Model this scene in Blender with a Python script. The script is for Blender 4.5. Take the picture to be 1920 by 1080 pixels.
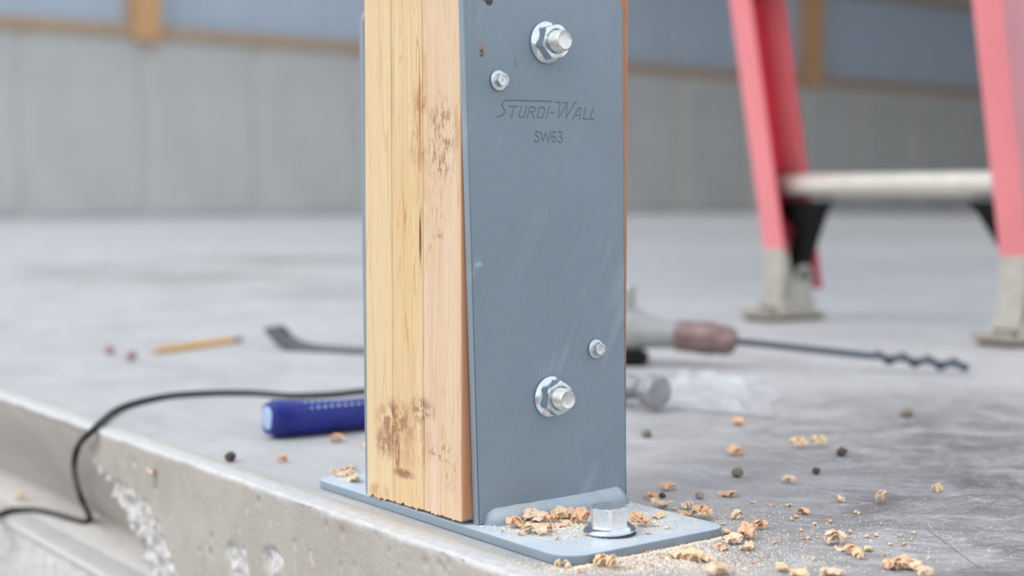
import bpy, bmesh, math, random
import numpy as np
from mathutils import Vector, Matrix, noise
random.seed(7)
R = math.radians
S = bpy.context.scene
col = S.collection
for o in list(bpy.data.objects): bpy.data.objects.remove(o)

# ------------------------------------------------------------------ camera
F_PX = 2668.9
YAW, PITCH = 2.4899016, 0.0645225
CAM = Vector((0.724535, -0.512686, 0.213925))
FW = Vector((math.cos(PITCH)*math.cos(YAW), math.cos(PITCH)*math.sin(YAW), -math.sin(PITCH)))
RT = FW.cross(Vector((0, 0, 1))).normalized()
UP = RT.cross(FW)
cd = bpy.data.cameras.new('camera'); cam = bpy.data.objects.new('camera', cd); col.objects.link(cam)
cam.matrix_world = Matrix(((RT.x, UP.x, -FW.x, CAM.x), (RT.y, UP.y, -FW.y, CAM.y), (RT.z, UP.z, -FW.z, CAM.z), (0, 0, 0, 1)))
cd.sensor_width = 36; cd.lens = F_PX*36/1920; cd.clip_start = .02; cd.clip_end = 400
cd.dof.use_dof = True; cd.dof.focus_distance = .915; cd.dof.aperture_fstop = 4.1
S.camera = cam

# ------------------------------------------------------------------ sky, sun, exposure
w = bpy.data.worlds.new('world'); S.world = w; w.use_nodes = True
nt = w.node_tree; bg = nt.nodes['Background']
tc = nt.nodes.new('ShaderNodeTexCoord'); sp = nt.nodes.new('ShaderNodeSeparateXYZ')
cr = nt.nodes.new('ShaderNodeValToRGB')
cr.color_ramp.elements[0].position = 0.0; cr.color_ramp.elements[0].color = (.93, .95, .97, 1)
cr.color_ramp.elements[1].position = 0.9; cr.color_ramp.elements[1].color = (.80, .89, 1.0, 1)
nt.links.new(tc.outputs['Generated'], sp.inputs[0]); nt.links.new(sp.outputs['Z'], cr.inputs[0])
nt.links.new(cr.outputs[0], bg.inputs[0]); bg.inputs[1].default_value = 1.25
sd = bpy.data.lights.new('sun', 'SUN'); sun = bpy.data.objects.new('sun', sd); col.objects.link(sun)
sd.energy = 1.9; sd.angle = R(38); sd.color = (1.0, .965, .92)
SUN_FROM = Vector((-.20, -.66, .74))
sun.rotation_euler = SUN_FROM.to_track_quat('Z', 'Y').to_euler(); sun.location = (0, -4, 5)
S.view_settings.view_transform = 'Standard'; S.view_settings.look = 'None'
S.view_settings.gamma = 1; S.view_settings.use_curve_mapping = False
S.view_settings.exposure = -.02

# ------------------------------------------------------------------ helpers
def at(u, v, axis=2, val=0.0):
    d = FW + RT*((u-960)/F_PX) - UP*((v-540)/F_PX)
    return CAM + d*((val-CAM[axis])/d[axis])

def mesh(name, V, F, mat=None, parent=None, smooth=False):
    me = bpy.data.meshes.new(name); me.from_pydata([tuple(v) for v in V], [], F); me.update()
    return link(name, me, mat, parent, smooth)

def link(name, me, mat=None, parent=None, smooth=False):
    o = bpy.data.objects.new(name, me); col.objects.link(o)
    if mat is not None:
        for m in (mat if isinstance(mat, (list, tuple)) else [mat]): me.materials.append(m)
    if smooth:
        me.polygons.foreach_set('use_smooth', [True]*len(me.polygons))
        if smooth is not True:
            try: me.set_sharp_from_angle(angle=R(smooth))
            except Exception: pass
    if parent is not None: o.parent = parent
    return o

def empty(name, loc=(0, 0, 0), rz=0):
    o = bpy.data.objects.new(name, None); col.objects.link(o)
    o.empty_display_size = .02; o.location = loc; o.rotation_euler = (0, 0, rz); return o

def tag(o, label=None, cat=None, group=None, kind=None):
    if label: o['label'] = label
    if cat: o['category'] = cat
    if group: o['group'] = group
    if kind: o['kind'] = kind
    return o

class MB:
    def __init__(s): s.V = []; s.F = []
    def add(s, V, F):
        n = len(s.V); s.V += [Vector(v) for v in V]; s.F += [[i+n for i in f] for f in F]; return s
    def box(s, a, b, M=None):
        x0, y0, z0 = a; x1, y1, z1 = b
        V = [Vector(v) for v in ((x0,y0,z0),(x1,y0,z0),(x1,y1,z0),(x0,y1,z0),(x0,y0,z1),(x1,y0,z1),(x1,y1,z1),(x0,y1,z1))]
        if M: V = [M @ v for v in V]
        return s.add(V, [(3,2,1,0),(4,5,6,7),(0,1,5,4),(1,2,6,5),(2,3,7,6),(3,0,4,7)])
    def loft(s, rings, cap=True, closed=True):
        n = len(rings[0]); V = [v for r in rings for v in r]; F = []
        for i in range(len(rings)-1):
            for j in range(n if closed else n-1):
                k = (j+1) % n
                F.append((i*n+j, i*n+k, (i+1)*n+k, (i+1)*n+j))
        if cap:
            F.append(tuple(range(n-1, -1, -1))); F.append(tuple((len(rings)-1)*n+j for j in range(n)))
        return s.add(V, F)
    def lathe(s, prof, seg=40, M=None, cap=True, hexes=None):
        # prof: (height, radius); axis Z
        rings = []
        for h, r in prof:
            ring = []
            for j in range(seg):
                a = 2*math.pi*j/seg
                v = Vector((r*math.cos(a), r*math.sin(a), h)); ring.append(M @ v if M else v)
            rings.append(ring)
        return s.loft(rings, cap)
    def tube(s, pts, r, seg=12, cap=True):
        pts = [Vector(p) for p in pts]; rings = []; n = len(pts)
        t0 = (pts[1]-pts[0]).normalized()
        a = t0.orthogonal().normalized()
        for i, p in enumerate(pts):
            t = (pts[min(i+1, n-1)]-pts[max(i-1, 0)]).normalized()
            a = (a - t*a.dot(t)).normalized(); b = t.cross(a)
            rr = r[i] if isinstance(r, (list, tuple)) else r
            rings.append([p + (a*math.cos(2*math.pi*j/seg)+b*math.sin(2*math.pi*j/seg))*rr for j in range(seg)])
        return s.loft(rings, cap)
    def make(s, name, mat, parent=None, smooth=False):
        return mesh(name, s.V, s.F, mat, parent, smooth)

def bev(o, width, seg=2, angle=30):
    """bevel the sharp edges of a mesh object, applied directly"""
    bm = bmesh.new(); bm.from_mesh(o.data)
    es = [e for e in bm.edges if len(e.link_faces) == 2 and e.calc_face_angle(0) > R(angle)]
    bmesh.ops.bevel(bm, geom=es, offset=width, segments=seg, profile=.5, affect='EDGES', clamp_overlap=True)
    bm.to_mesh(o.data); bm.free()
    o.data.polygons.foreach_set('use_smooth', [True]*len(o.data.polygons))
    try: o.data.set_sharp_from_angle(angle=R(50))
    except Exception: pass
    return o

def frame(o, z, x=None):
    z = Vector(z).normalized(); x = Vector(x) if x is not None else z.orthogonal()
    x = (x - z*x.dot(z)).normalized(); y = z.cross(x)
    return Matrix(((x.x, y.x, z.x, o[0]), (x.y, y.y, z.y, o[1]), (x.z, y.z, z.z, o[2]), (0, 0, 0, 1)))

def smooth_path(P, n=10):
    P = [Vector(p) for p in P]; out = []
    Q = [P[0]*2-P[1]] + P + [P[-1]*2-P[-2]]
    for i in range(1, len(Q)-2):
        for k in range(n):
            t = k/n; a, b, c, d = Q[i-1], Q[i], Q[i+1], Q[i+2]
            out.append(.5*((2*b)+(c-a)*t+(2*a-5*b+4*c-d)*t*t+(3*b-a-3*c+d)*t**3))
    out.append(P[-1]); return out

# ------------------------------------------------------------------ materials
def srgb(r, g, b):
    f = lambda c: ((c/255+.055)/1.055)**2.4 if c/255 > .04045 else c/255/12.92
    return (f(r), f(g), f(b), 1)

class Mat:
    def __init__(s, name, base=(.5, .5, .5, 1), rough=.5, metal=0, spec=.5):
        s.m = bpy.data.materials.new(name); s.m.use_nodes = True
        s.t = s.m.node_tree; s.b = s.t.nodes['Principled BSDF']
        s.b.inputs['Base Color'].default_value = base; s.b.inputs['Roughness'].default_value = rough
        s.b.inputs['Metallic'].default_value = metal; s.b.inputs['Specular IOR Level'].default_value = spec
        s.c = None
    def n(s, typ, **kw):
        nd = s.t.nodes.new('ShaderNode'+typ)
        for k, v in kw.items():
            if k in nd.inputs: nd.inputs[k].default_value = v
            else: setattr(nd, k, v)
        return nd
    def l(s, a, b): s.t.links.new(a, b)
    def co(s, scale=(1, 1, 1), loc=(0, 0, 0)):
        tc = s.n('TexCoord'); mp = s.n('Mapping'); mp.inputs['Scale'].default_value = scale; mp.inputs['Location'].default_value = loc
        s.l(tc.outputs['Object'], mp.inputs[0]); return mp.outputs[0]
    def noise(s, scale, detail=4, rough=.55, vec=None, dist=0):
        nd = s.n('TexNoise'); nd.inputs['Scale'].default_value = scale; nd.inputs['Detail'].default_value = detail
        nd.inputs['Roughness'].default_value = rough; nd.inputs['Distortion'].default_value = dist
        s.l(vec if vec is not None else s.co(), nd.inputs['Vector']); return nd.outputs[0]
    def ramp(s, fac, stops):
        r = s.n('ValToRGB'); e = r.color_ramp.elements
        while len(e) < len(stops): e.new(.5)
        for i, (p, c) in enumerate(stops):
            e[i].position = p; e[i].color = c if isinstance(c, tuple) else (c, c, c, 1)
        s.l(fac, r.inputs[0]); return r.outputs[0]
    def mix(s, fac, a, b, mode='MIX'):
        m = s.n('Mix'); m.data_type = 'RGBA'; m.blend_type = mode
        for sock, v in ((m.inputs[0], fac), (m.inputs[6], a), (m.inputs[7], b)):
            if hasattr(v, 'is_output'): s.l(v, sock)
            else: sock.default_value = v
        return m.outputs[2]
    def math(s, op, a, b=None, c=None, clamp=False):
        m = s.n('Math'); m.operation = op; m.use_clamp = clamp
        for i, v in enumerate((a, b, c)):
            if v is None: continue
            if hasattr(v, 'is_output'): s.l(v, m.inputs[i])
            else: m.inputs[i].default_value = v
        return m.outputs[0]
    def blob(s, vec, centre, size, soft=1.0):
        """1 inside an ellipsoid, 0 outside, soft edge"""
        sb = s.n('VectorMath', operation='SUBTRACT'); s.l(vec, sb.inputs[0]); sb.inputs[1].default_value = centre
        dv = s.n('VectorMath', operation='DIVIDE'); s.l(sb.outputs[0], dv.inputs[0]); dv.inputs[1].default_value = size
        ln = s.n('VectorMath', operation='LENGTH'); s.l(dv.outputs[0], ln.inputs[0])
        return s.math('DIVIDE', s.math('SUBTRACT', 1.0, ln.outputs['Value']), soft, clamp=True)
    def color(s, sock): s.l(sock, s.b.inputs['Base Color']); return s
    def rough(s, sock): s.l(sock, s.b.inputs['Roughness']); return s
    def bump(s, h, dist=.001, strength=1.0):
        b = s.n('Bump'); b.inputs['Strength'].default_value = strength; b.inputs['Distance'].default_value = dist
        s.l(h, b.inputs['Height']); s.l(b.outputs[0], s.b.inputs['Normal']); return s

def flat(name, c, rough=.5, metal=0, var=.12, scale=60, spec=.5):
    m = Mat(name, c, rough, metal, spec)
    nz = m.noise(scale, 4)
    d = tuple(x*(1-var) for x in c[:3])+(1,); l_ = tuple(min(1, x*(1+var)) for x in c[:3])+(1,)
    m.color(m.ramp(nz, [(.3, d), (.7, l_)]))
    m.rough(m.ramp(nz, [(.3, max(.02, rough-.06)), (.7, min(1, rough+.06))]))
    return m.m

# --- concrete slab top
m = Mat('slab_concrete', rough=.55)
v0 = m.co()
big = m.noise(1.3, 5, .6, v0, .4)
mid = m.noise(6.5, 7, .62, m.co((1, 1.6, 1)), .8)
fine = m.noise(140, 6, .7, v0)
c = m.ramp(mid, [(.30, srgb(160, 160, 162)), (.5, srgb(177, 177, 178)), (.72, srgb(191, 191, 190))])
# slab colour greyer toward the ladder
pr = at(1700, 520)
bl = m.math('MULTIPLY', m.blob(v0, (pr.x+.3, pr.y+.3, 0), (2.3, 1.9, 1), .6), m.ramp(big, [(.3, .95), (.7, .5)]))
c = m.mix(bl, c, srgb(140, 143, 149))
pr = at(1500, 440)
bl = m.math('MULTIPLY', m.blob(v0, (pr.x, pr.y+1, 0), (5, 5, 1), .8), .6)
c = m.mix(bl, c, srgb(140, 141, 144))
# the worn, darker patch of slab right of the bracket
pt = at(1760, 960); pt2 = at(1720, 860)
mask = m.math('MAXIMUM', m.blob(v0, (pt.x+.12, pt.y+.10, 0), (.34, .44, 1), .5), m.blob(v0, (pt2.x, pt2.y+.15, 0), (.40, .5, 1), .7))
rotv = m.n('VectorRotate'); rotv.rotation_type = 'Z_AXIS'; rotv.inputs['Angle'].default_value = -math.atan2(RT.y, RT.x); m.l(v0, rotv.inputs[0])
def stretched(sx_, sy_):
    mp = m.n('Mapping'); mp.inputs['Scale'].default_value = (sx_, sy_, 1); m.l(rotv.outputs[0], mp.inputs[0]); return mp.outputs[0]
wear = m.noise(11, 9, .72, stretched(1, 1.3), 1.0)
wm = m.math('MULTIPLY', mask, m.ramp(wear, [(.36, 1.0), (.50, .65), (.62, .2)]))
c = m.mix(wm, c, srgb(104, 100, 100))
pk = m.math('MULTIPLY', mask, m.ramp(m.noise(16, 6, .7, stretched(.8, 1.6), .6), [(.58, 0.0), (.68, .45)]))
c = m.mix(pk, c, srgb(140, 116, 118))
scuff = m.ramp(m.noise(30, 8, .75, stretched(.7, 1.8), 1.5), [(.52, 0.0), (.66, 1.0)])
c = m.mix(m.math('MULTIPLY', scuff, m.math('ADD', m.math('MULTIPLY', mask, .5), .15)), c, srgb(206, 206, 210))
fleck = m.ramp(m.noise(260, 5, .75, v0), [(.56, 0.0), (.66, .85)])
c = m.mix(m.math('MULTIPLY', fleck, m.ramp(m.noise(20, 4, .6, v0), [(.4, .25), (.6, 1.0)])), c, srgb(226, 224, 222))
dfl = m.ramp(m.noise(170, 5, .75, m.co((1, 1, 1), (5, 5, 5))), [(.32, .65), (.42, 0.0)])
c = m.mix(m.math('MULTIPLY', dfl, m.math('ADD', m.math('MULTIPLY', mask, .7), .3)), c, srgb(112, 110, 110))
# one long hairline scratch
sa, sb_ = at(1735, 990), at(1850, 1075); sdv = (sb_-sa)
sub = m.n('VectorMath', operation='SUBTRACT'); m.l(v0, sub.inputs[0]); sub.inputs[1].default_value = tuple((sa+sb_)/2)
rv = m.n('VectorRotate'); rv.rotation_type = 'Z_AXIS'; rv.inputs['Angle'].default_value = -math.atan2(sdv.y, sdv.x); m.l(sub.outputs[0], rv.inputs[0])
c = m.mix(m.math('MULTIPLY', m.blob(rv.outputs[0], (0, 0, 0), (sdv.length*.75, .0009, 1), .5), .6), c, srgb(90, 90, 92))
# muddy drag marks far back on the left
for (u, v, su, sv, k) in ((350, 520, .55, .16, .7), (580, 487, .6, .10, .9), (120, 505, .4, .12, .5), (640, 545, .5, .2, .4), (1500, 455, 1.5, .3, .35)):
    q = at(u, v)
    dep = (q-CAM).dot(FW)
    rot = m.n('VectorRotate'); rot.rotation_type = 'Z_AXIS'; rot.inputs['Center'].default_value = (q.x, q.y, 0)
    rot.inputs['Angle'].default_value = -math.atan2(RT.y, RT.x); m.l(v0, rot.inputs[0])
    bl = m.blob(rot.outputs[0], (q.x, q.y, 0), (su*dep*.234, sv*dep*dep*.22, 1), .8)
    bl = m.math('MULTIPLY', bl, m.ramp(m.noise(3.2, 6, .65, v0, 1.0), [(.36, 0.0), (.52, k)]))
    c = m.mix(bl, c, srgb(132, 125, 114))
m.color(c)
m.rough(m.ramp(mid, [(.3, .62), (.7, .48)]))
hgt = m.math('ADD', m.math('MULTIPLY', fine, .6), m.math('ADD', m.math('MULTIPLY', mid, .3), m.math('MULTIPLY', wear, .5)))
m.bump(hgt, .0009, .8)
M_slab = m.m

# --- slab side
m = Mat('slab_side_concrete', rough=.8)
v0 = m.co()
c = m.ramp(m.noise(14, 6, .6, v0, .6), [(.3, srgb(168, 161, 152)), (.5, srgb(180, 174, 165)), (.72, srgb(189, 182, 176))])
c = m.mix(m.ramp(m.noise(260, 5, .7, v0), [(.3, .4), (.48, 0.0)]), c, srgb(150, 143, 134))
c = m.mix(m.ramp(m.noise(90, 4, .6, m.co((1, 1, .7), (3, 1, 2))), [(.62, 0.0), (.7, .35)]), c, srgb(212, 208, 204))
at_ = m.n('Attribute'); at_.attribute_name = 'rough'
c = m.mix(at_.outputs['Fac'], c, m.ramp(m.noise(120, 5, .7, v0), [(.34, srgb(186, 184, 184)), (.6, srgb(224, 223, 225))]))
a2 = m.n('Attribute'); a2.attribute_name = 'lip'
c = m.mix(a2.outputs['Fac'], c, m.ramp(m.noise(120, 5, .7, v0), [(.3, srgb(190, 189, 188)), (.6, srgb(209, 209, 210))]))
m.color(c); m.bump(m.noise(330, 5, .7, v0), .0006, .9)
M_side = m.m

# --- gravel ground outside
m = Mat('gravel', rough=.9)
vo = m.n('TexVoronoi'); vo.inputs['Scale'].default_value = 45; m.l(m.co(), vo.inputs['Vector'])
m.color(m.ramp(vo.outputs['Distance'], [(.1, srgb(196, 193, 190)), (.7, srgb(120, 117, 112))])); m.bump(vo.outputs['Distance'], .01, -1.0 if False else .8)
M_gravel = m.m

# --- steel bracket paint
PX = .0064
def steel(name, dust_sheen=False):
    m = Mat(name, rough=.42, spec=.45)
    v0 = m.co()
    c = m.ramp(m.noise(9, 5, .6, v0, .5), [(.3, srgb(130, 144, 156)), (.7, srgb(139, 153, 165))])
    c = m.mix(m.ramp(m.noise(700, 3, .6, v0), [(.3, .25), (.5, 0.0)]), c, srgb(112, 128, 142))
    # chalky diagonal rub marks
    rot = m.n('VectorRotate'); rot.rotation_type = 'X_AXIS'; rot.inputs['Angle'].default_value = R(24); m.l(v0, rot.inputs[0])
    mp = m.n('Mapping'); mp.inputs['Scale'].default_value = (1, 38, 4.5); m.l(rot.outputs[0], mp.inputs[0])
    st = m.ramp(m.noise(1.6, 4, .6, mp.outputs[0], .3), [(.55, 0.0), (.74, .55)])
    gate = m.ramp(m.noise(13, 3, .5, m.co((1, 1, 1), (4, 2, 1))), [(.44, 0.0), (.58, 1.0)])
    c = m.mix(m.math('MULTIPLY', st, gate), c, srgb(166, 178, 188))
    if dust_sheen:
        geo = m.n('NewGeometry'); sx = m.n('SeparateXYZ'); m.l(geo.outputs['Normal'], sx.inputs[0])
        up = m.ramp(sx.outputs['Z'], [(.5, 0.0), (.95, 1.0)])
        c = m.mix(m.math('MULTIPLY', up, m.ramp(m.noise(60, 5, .6, v0), [(.3, .62), (.7, .82)])), c, srgb(204, 218, 229))  # upward faces painted paler: top light and sky sheen along with dust
        dust = m.ramp(m.noise(38, 6, .7, v0, .5), [(.40, 0.0), (.58, .75)])
        sp_ = m.ramp(m.noise(900, 2, .6, v0), [(.45, .25), (.6, 1.0)])
        reg = m.blob(v0, (.045, .075, .006), (.062, .085, 1), .35)
        c = m.mix(m.math('MULTIPLY', m.math('MULTIPLY', up, reg), m.math('MULTIPLY', dust, sp_)), c, srgb(228, 220, 208))
    m.rough(m.ramp(m.noise(30, 4, .6, v0), [(.3, .38), (.7, .5)]))
    m.bump(m.noise(620, 3, .6, v0), .00012, .7)
    return m, c, v0
m, c, v0 = steel('bracket_steel_base', True)
m.color(c); M_base = m.m
m, c, v0 = steel('bracket_steel_plate')
# rust spots and drips on the outer face
def spot(u, v, w_, h_, colr, k, soft, nscale=260):
    global c
    q = at(u, v, 0, PX)
    bl = m.blob(v0, tuple(q), (.02, w_/2900, h_/2900), soft)
    bl = m.math('MULTIPLY', bl, m.ramp(m.noise(nscale, 4, .7, v0), [(.35, 0.0), (.55, k)]))
    c = m.mix(bl, c, colr)
spot(899, 40, 5, 52, srgb(176, 156, 146), .5, .9)
spot(903, 92, 12, 22, srgb(170, 120, 96), .7, .9)
spot(903, 99, 5, 9, srgb(62, 44, 38), 1.0, .3, 500)
spot(900, 125, 10, 8, srgb(170, 120, 110), .6, .9)
spot(966, 117, 4, 11, srgb(120, 104, 96), .9, .5)
spot(917, 2, 9, 9, srgb(46, 24, 22), 1.0, .2, 60)
spot(908, -2, 4, 6, srgb(46, 24, 22), 1.0, .2, 60)
spot(897, 496, 11, 7, srgb(190, 202, 212), .9, .7)
spot(880, 30, 6, 120, srgb(150, 162, 173), .4, .9)
m.color(c); M_plate = m.m

# --- zinc
def zinc(name, rough, base):
    m = Mat(name, base, rough, 1.0)
    m.rough(m.ramp(m.noise(500, 3), [(.3, rough-.05), (.7, rough+.12)]))
    m.color(m.ramp(m.noise(240, 3), [(.3, tuple(x*.86 for x in base[:3])+(1,)), (.7, base)]))
    m.bump(m.noise(900, 3), .00008, .6)
    return m.m
M_zinc = zinc('bright_zinc', .13, (.80, .86, .90, 1))
M_zinc2 = zinc('dull_zinc', .36, (.74, .77, .79, 1))
M_anchor = zinc('anchor_zinc', .34, (.84, .88, .91, 1))
M_thread = zinc('thread_zinc', .3, (.82, .83, .80, 1))

# --- timber
def timber(name, light, midc, dark, seed, freq, lines, hot):
    m = Mat(name, rough=.6, spec=.3)
    v0 = m.co()
    warp = m.noise(5, 3, .5, m.co((2.4, 2.4, .55), (seed, 0, seed)))
    sx = m.n('SeparateXYZ'); m.l(v0, sx.inputs[0])
    cx = m.math('ADD', sx.outputs['X'], m.math('MULTIPLY', warp, .028))
    cy = m.math('ADD', sx.outputs['Y'], m.math('MULTIPLY', warp, .02))
    cb = m.n('CombineXYZ'); m.l(cx, cb.inputs[0]); m.l(cy, cb.inputs[1])
    m.l(m.math('MULTIPLY', sx.outputs['Z'], .035), cb.inputs[2])
    g = m.noise(freq, 2, .5, cb.outputs[0])                     # growth rings
    g2 = m.noise(freq*4.2, 3, .6, cb.outputs[0])
    c = m.ramp(g, [(.34, light), (.50, midc), (.66, light)])
    c = m.mix(m.ramp(g2, [(.40, .45), (.56, 0.0)]), c, midc)
    for fq, lo_, k_ in ((1.3, .50, 1.0), (2.6, .46, .7), (2.6, .56, .7), (5.5, .5, .5)):
        ln = m.ramp(m.noise(freq*fq, 1, .4, cb.outputs[0]), [(lo_-.016, 0.0), (lo_, lines*k_), (lo_+.008, 0.0)])
        c = m.mix(ln, c, dark)
    c = m.mix(m.math('MULTIPLY', m.ramp(m.noise(3, 3, .5, m.co((1, 1, .4), (seed*2, 3, 0))), [(.4, 0.0), (.7, 1.0)]), .35), c, hot)
    fib = m.noise(900, 3, .6, m.co((1, 1, .03)))
    c = m.mix(m.ramp(fib, [(.3, .35), (.5, 0.0)]), c, dark)
    c = m.mix(1.0, c, WTONE, 'MULTIPLY')
    # handling dirt: the two scuffed areas
    for (u, v, wu, wv, k, colr, sc, lo, ns) in DIRT:
        q = at(u, v, 1, 0)
        bl = m.blob(v0, tuple(q), (wu/1900, .03, wv/2900), .55)
        n_ = m.ramp(m.noise(ns, 8, .74, m.co((1, 1, sc))), [(lo, 0.0), (lo+.06, k)])
        c = m.mix(m.math('MULTIPLY', bl, n_), c, colr)
    m.color(c); m.rough(m.ramp(fib, [(.3, .72), (.7, .55)]))
    m.bump(m.math('ADD', m.math('MULTIPLY', fib, .6), g2), .0005, .7)
    return m.m
WTONE = (.84, .855, .89, 1)
BR = srgb(150, 106, 84); BR2 = srgb(186, 132, 98)
DIRT = [(790, 235, 40, 95, .8, BR2, .5, .50, 60), (828, 265, 36, 105, .8, BR, .35, .50, 330), (812, 420, 34, 80, .7, BR, .3, .55, 360),
        (795, 300, 22, 150, .55, BR2, .2, .52, 90), (740, 790, 52, 52, .8, BR, .7, .45, 120), (790, 770, 34, 32, .75, BR, .6, .46, 160),
        (722, 830, 30, 40, .75, BR, .6, .45, 150), (775, 830, 60, 70, .4, BR2, .5, .46, 90), (757, 888, 30, 12, .9, BR, .7, .42, 160), (745, 850, 8, 46, .9, BR, .2, .42, 200),
        (828, 850, 40, 26, .75, BR, .8, .53, 200), (850, 900, 24, 34, .7, BR, .4, .54, 220),
        (788, 445, 3.2, 62, .95, srgb(120, 60, 34), .1, .36, 100), (787, 190, 3, 110, .7, srgb(150, 90, 50), .1, .38, 100),
        (710, 920, 34, 18, .6, BR2, .15, .46, 260)]
M_wA = timber('pine_cream', srgb(246, 224, 182), srgb(243, 214, 168), srgb(222, 176, 118), 1, 50, .55, srgb(244, 212, 160))
M_wB = timber('pine_yellow', srgb(246, 222, 180), srgb(241, 207, 156), srgb(212, 158, 98), 5, 80, .8, srgb(236, 186, 124))
M_wC = timber('pine_pinkish', srgb(244, 220, 190), srgb(240, 208, 172), srgb(214, 164, 118), 9, 60, .7, srgb(236, 196, 154))

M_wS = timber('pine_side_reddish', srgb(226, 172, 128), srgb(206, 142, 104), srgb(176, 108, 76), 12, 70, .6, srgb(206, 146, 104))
M_red = flat('red_fibreglass', srgb(216, 44, 70), .38, 0, .10, 20)
M_alu = flat('aluminium_cast', srgb(176, 172, 162), .42, .35, .12, 40)
M_rung = flat('rung_aluminium', srgb(206, 202, 192), .38, .45, .07, 40)
M_black = flat('black_plastic', srgb(8, 8, 9), .6, 0, .1, 60, .25)
M_rubber = flat('brown_rubber', srgb(108, 84, 66), .8, 0, .3)
M_cord = flat('black_cord', srgb(16, 17, 20), .38, 0, .1)
M_dsteel = flat('dark_steel', srgb(96, 98, 104), .4, .7, .15)
M_steel = flat('polished_steel', srgb(170, 170, 172), .3, .9, .1)
M_chuck = flat('rusty_chuck', srgb(146, 124, 122), .32, .7, .3, 70)
M_dalu = flat('drill_housing', srgb(170, 172, 170), .4, .6, .1)
M_bit = flat('auger_steel', srgb(84, 94, 106), .36, .8, .12)
M_pencil = flat('pencil_yellow', srgb(232, 180, 92), .5, 0, .06)
M_pwood = flat('pencil_wood', srgb(214, 176, 140), .7)
M_ferr = flat('pencil_ferrule', srgb(176, 176, 166), .35, .8)
M_pebble = flat('pebble_brown', srgb(88, 74, 68), .8, 0, .35, 300)
M_pebg = flat('pebble_grey', srgb(130, 122, 108), .8, 0, .3, 300)
M_pebr = flat('crumb_reddish', srgb(168, 142, 142), .8, 0, .2, 200)
def chipmat(name, a, b, d):
    m = Mat(name, rough=.75, spec=.2)
    v = m.co((1, .3, 1)); n_ = m.noise(9, 3, .6, v)
    m.color(m.ramp(n_, [(.3, d), (.5, b), (.68, a)])); m.bump(n_, .0003, .35)
    tr = m.n('BsdfTranslucent'); tr.inputs[0].default_value = a; ms = m.n('MixShader'); ms.inputs[0].default_value = .22
    out = [n_ for n_ in m.t.nodes if n_.type == 'OUTPUT_MATERIAL'][0]
    m.l(m.b.outputs[0], ms.inputs[1]); m.l(tr.outputs[0], ms.inputs[2]); m.l(ms.outputs[0], out.inputs['Surface'])
    return m.m
M_chips = [chipmat('shaving_cream', srgb(255, 241, 222), srgb(255, 230, 202), srgb(250, 206, 168)),
           chipmat('shaving_orange', srgb(255, 228, 200), srgb(252, 210, 174), srgb(242, 178, 132)),
           chipmat('shaving_yellow', srgb(255, 240, 210), srgb(255, 230, 190), srgb(250, 208, 156))]
# blue handle grip
m = Mat('blue_grip', rough=.38)
v0 = m.co()
m.color(m.ramp(m.noise(30, 2), [(.3, srgb(12, 22, 108)), (.7, srgb(20, 36, 138))]))
M_blue = m.m
# pale grip dots, and the highlight painted on the butt end
M_pale = flat('pale_blue_dots_glint', srgb(160, 184, 212), .5)
# clear sheet
m = Mat('clear_film', (.93, .97, 1, 1), .18)
m.b.inputs['Transmission Weight'].default_value = .35; m.b.inputs['IOR'].default_value = 1.3; m.b.inputs['Alpha'].default_value = .40
M_film = m.m
# background
M_panel = None
m = Mat('wall_concrete', rough=.85)
m.color(m.ramp(m.noise(1.1, 5, .6, m.co((1, 1, .8))), [(.3, srgb(196, 197, 196)), (.7, srgb(212, 213, 212))])); m.bump(m.noise(14, 5), .006, .5)
M_panel = m.m
M_joint = flat('wall_joint', srgb(206, 204, 200), .9, 0, .06, 2)
M_siding = flat('siding_blue_grey', srgb(184, 198, 214), .5, 0, .04, 1)
M_sill = flat('sill_board', srgb(190, 160, 128), .7, 0, .12, 3)
M_bpost = flat('barn_post', srgb(214, 168, 122), .7, 0, .1, 3)
M_shade_roof = flat('shade_roof', srgb(196, 198, 202), .6, 0, .04, 1)
M_slot = flat('gap_shade_dark', srgb(84, 80, 74), .9)  # dark colour standing for shade under the bolt flange and in the nail slot

# ================================================================== SETTING
YS = -.0306                       # slab edge
# slab top
V = [(-14.3, YS+.022, 0), (3.0, YS+.022, 0), (3.0, 24, 0), (-14.3, 24, 0), (-14.3, YS+.022, -.4), (3.0, YS+.022, -.4), (3.0, 24, -.4), (-14.3, 24, -.4)]
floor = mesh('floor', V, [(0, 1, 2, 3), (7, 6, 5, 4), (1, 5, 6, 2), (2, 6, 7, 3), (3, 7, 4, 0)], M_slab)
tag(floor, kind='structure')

# slab edge: rounded pale lip, pitted side, honeycombed scar and the pocket with its ledge at the left
def sstep(a, b, x):
    t = max(0., min(1., (x-a)/(b-a))); return t*t*(3-2*t)
def pocket_edge(z):               # x of the pocket's right side at height z (slanted broken corner)
    return np.interp(-z, [0, .036, .043, .075, .111, .135], [-.560, -.553, -.520, -.470, -.415, -.375])
holes = []
rh = random.Random(3)
for (u, v, r) in ((642, 998, 3.2), (840, 1055, 2.2), (823, 1060, 2.6), (797, 1056, 3), (829, 1034, 1.6), (866, 1048, 1.8), (834, 1072, 1.6), (748, 1066, 2), (665, 1062, 1.5), (640, 1060, 1.5),
                  (397, 1007, 3), (395, 1037, 2.8), (374, 1034, 2.5), (441, 1048, 5), (500, 1058, 4), (515, 1062, 3), (485, 940, 2.5), (580, 1035, 2), (552, 1018, 2), (612, 986, 2), (730, 1030, 1.5), (705, 1000, 1.3), (760, 1018, 1.2)):
    q = at(u, v, 1, YS); holes.append((q.x, q.z, r/1000*.9, .0025))
for i in range(240):
    holes.append((rh.uniform(-.55, .2), -rh.random()**.8*.2-.004, rh.uniform(.0005, .0013), .001))
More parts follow.
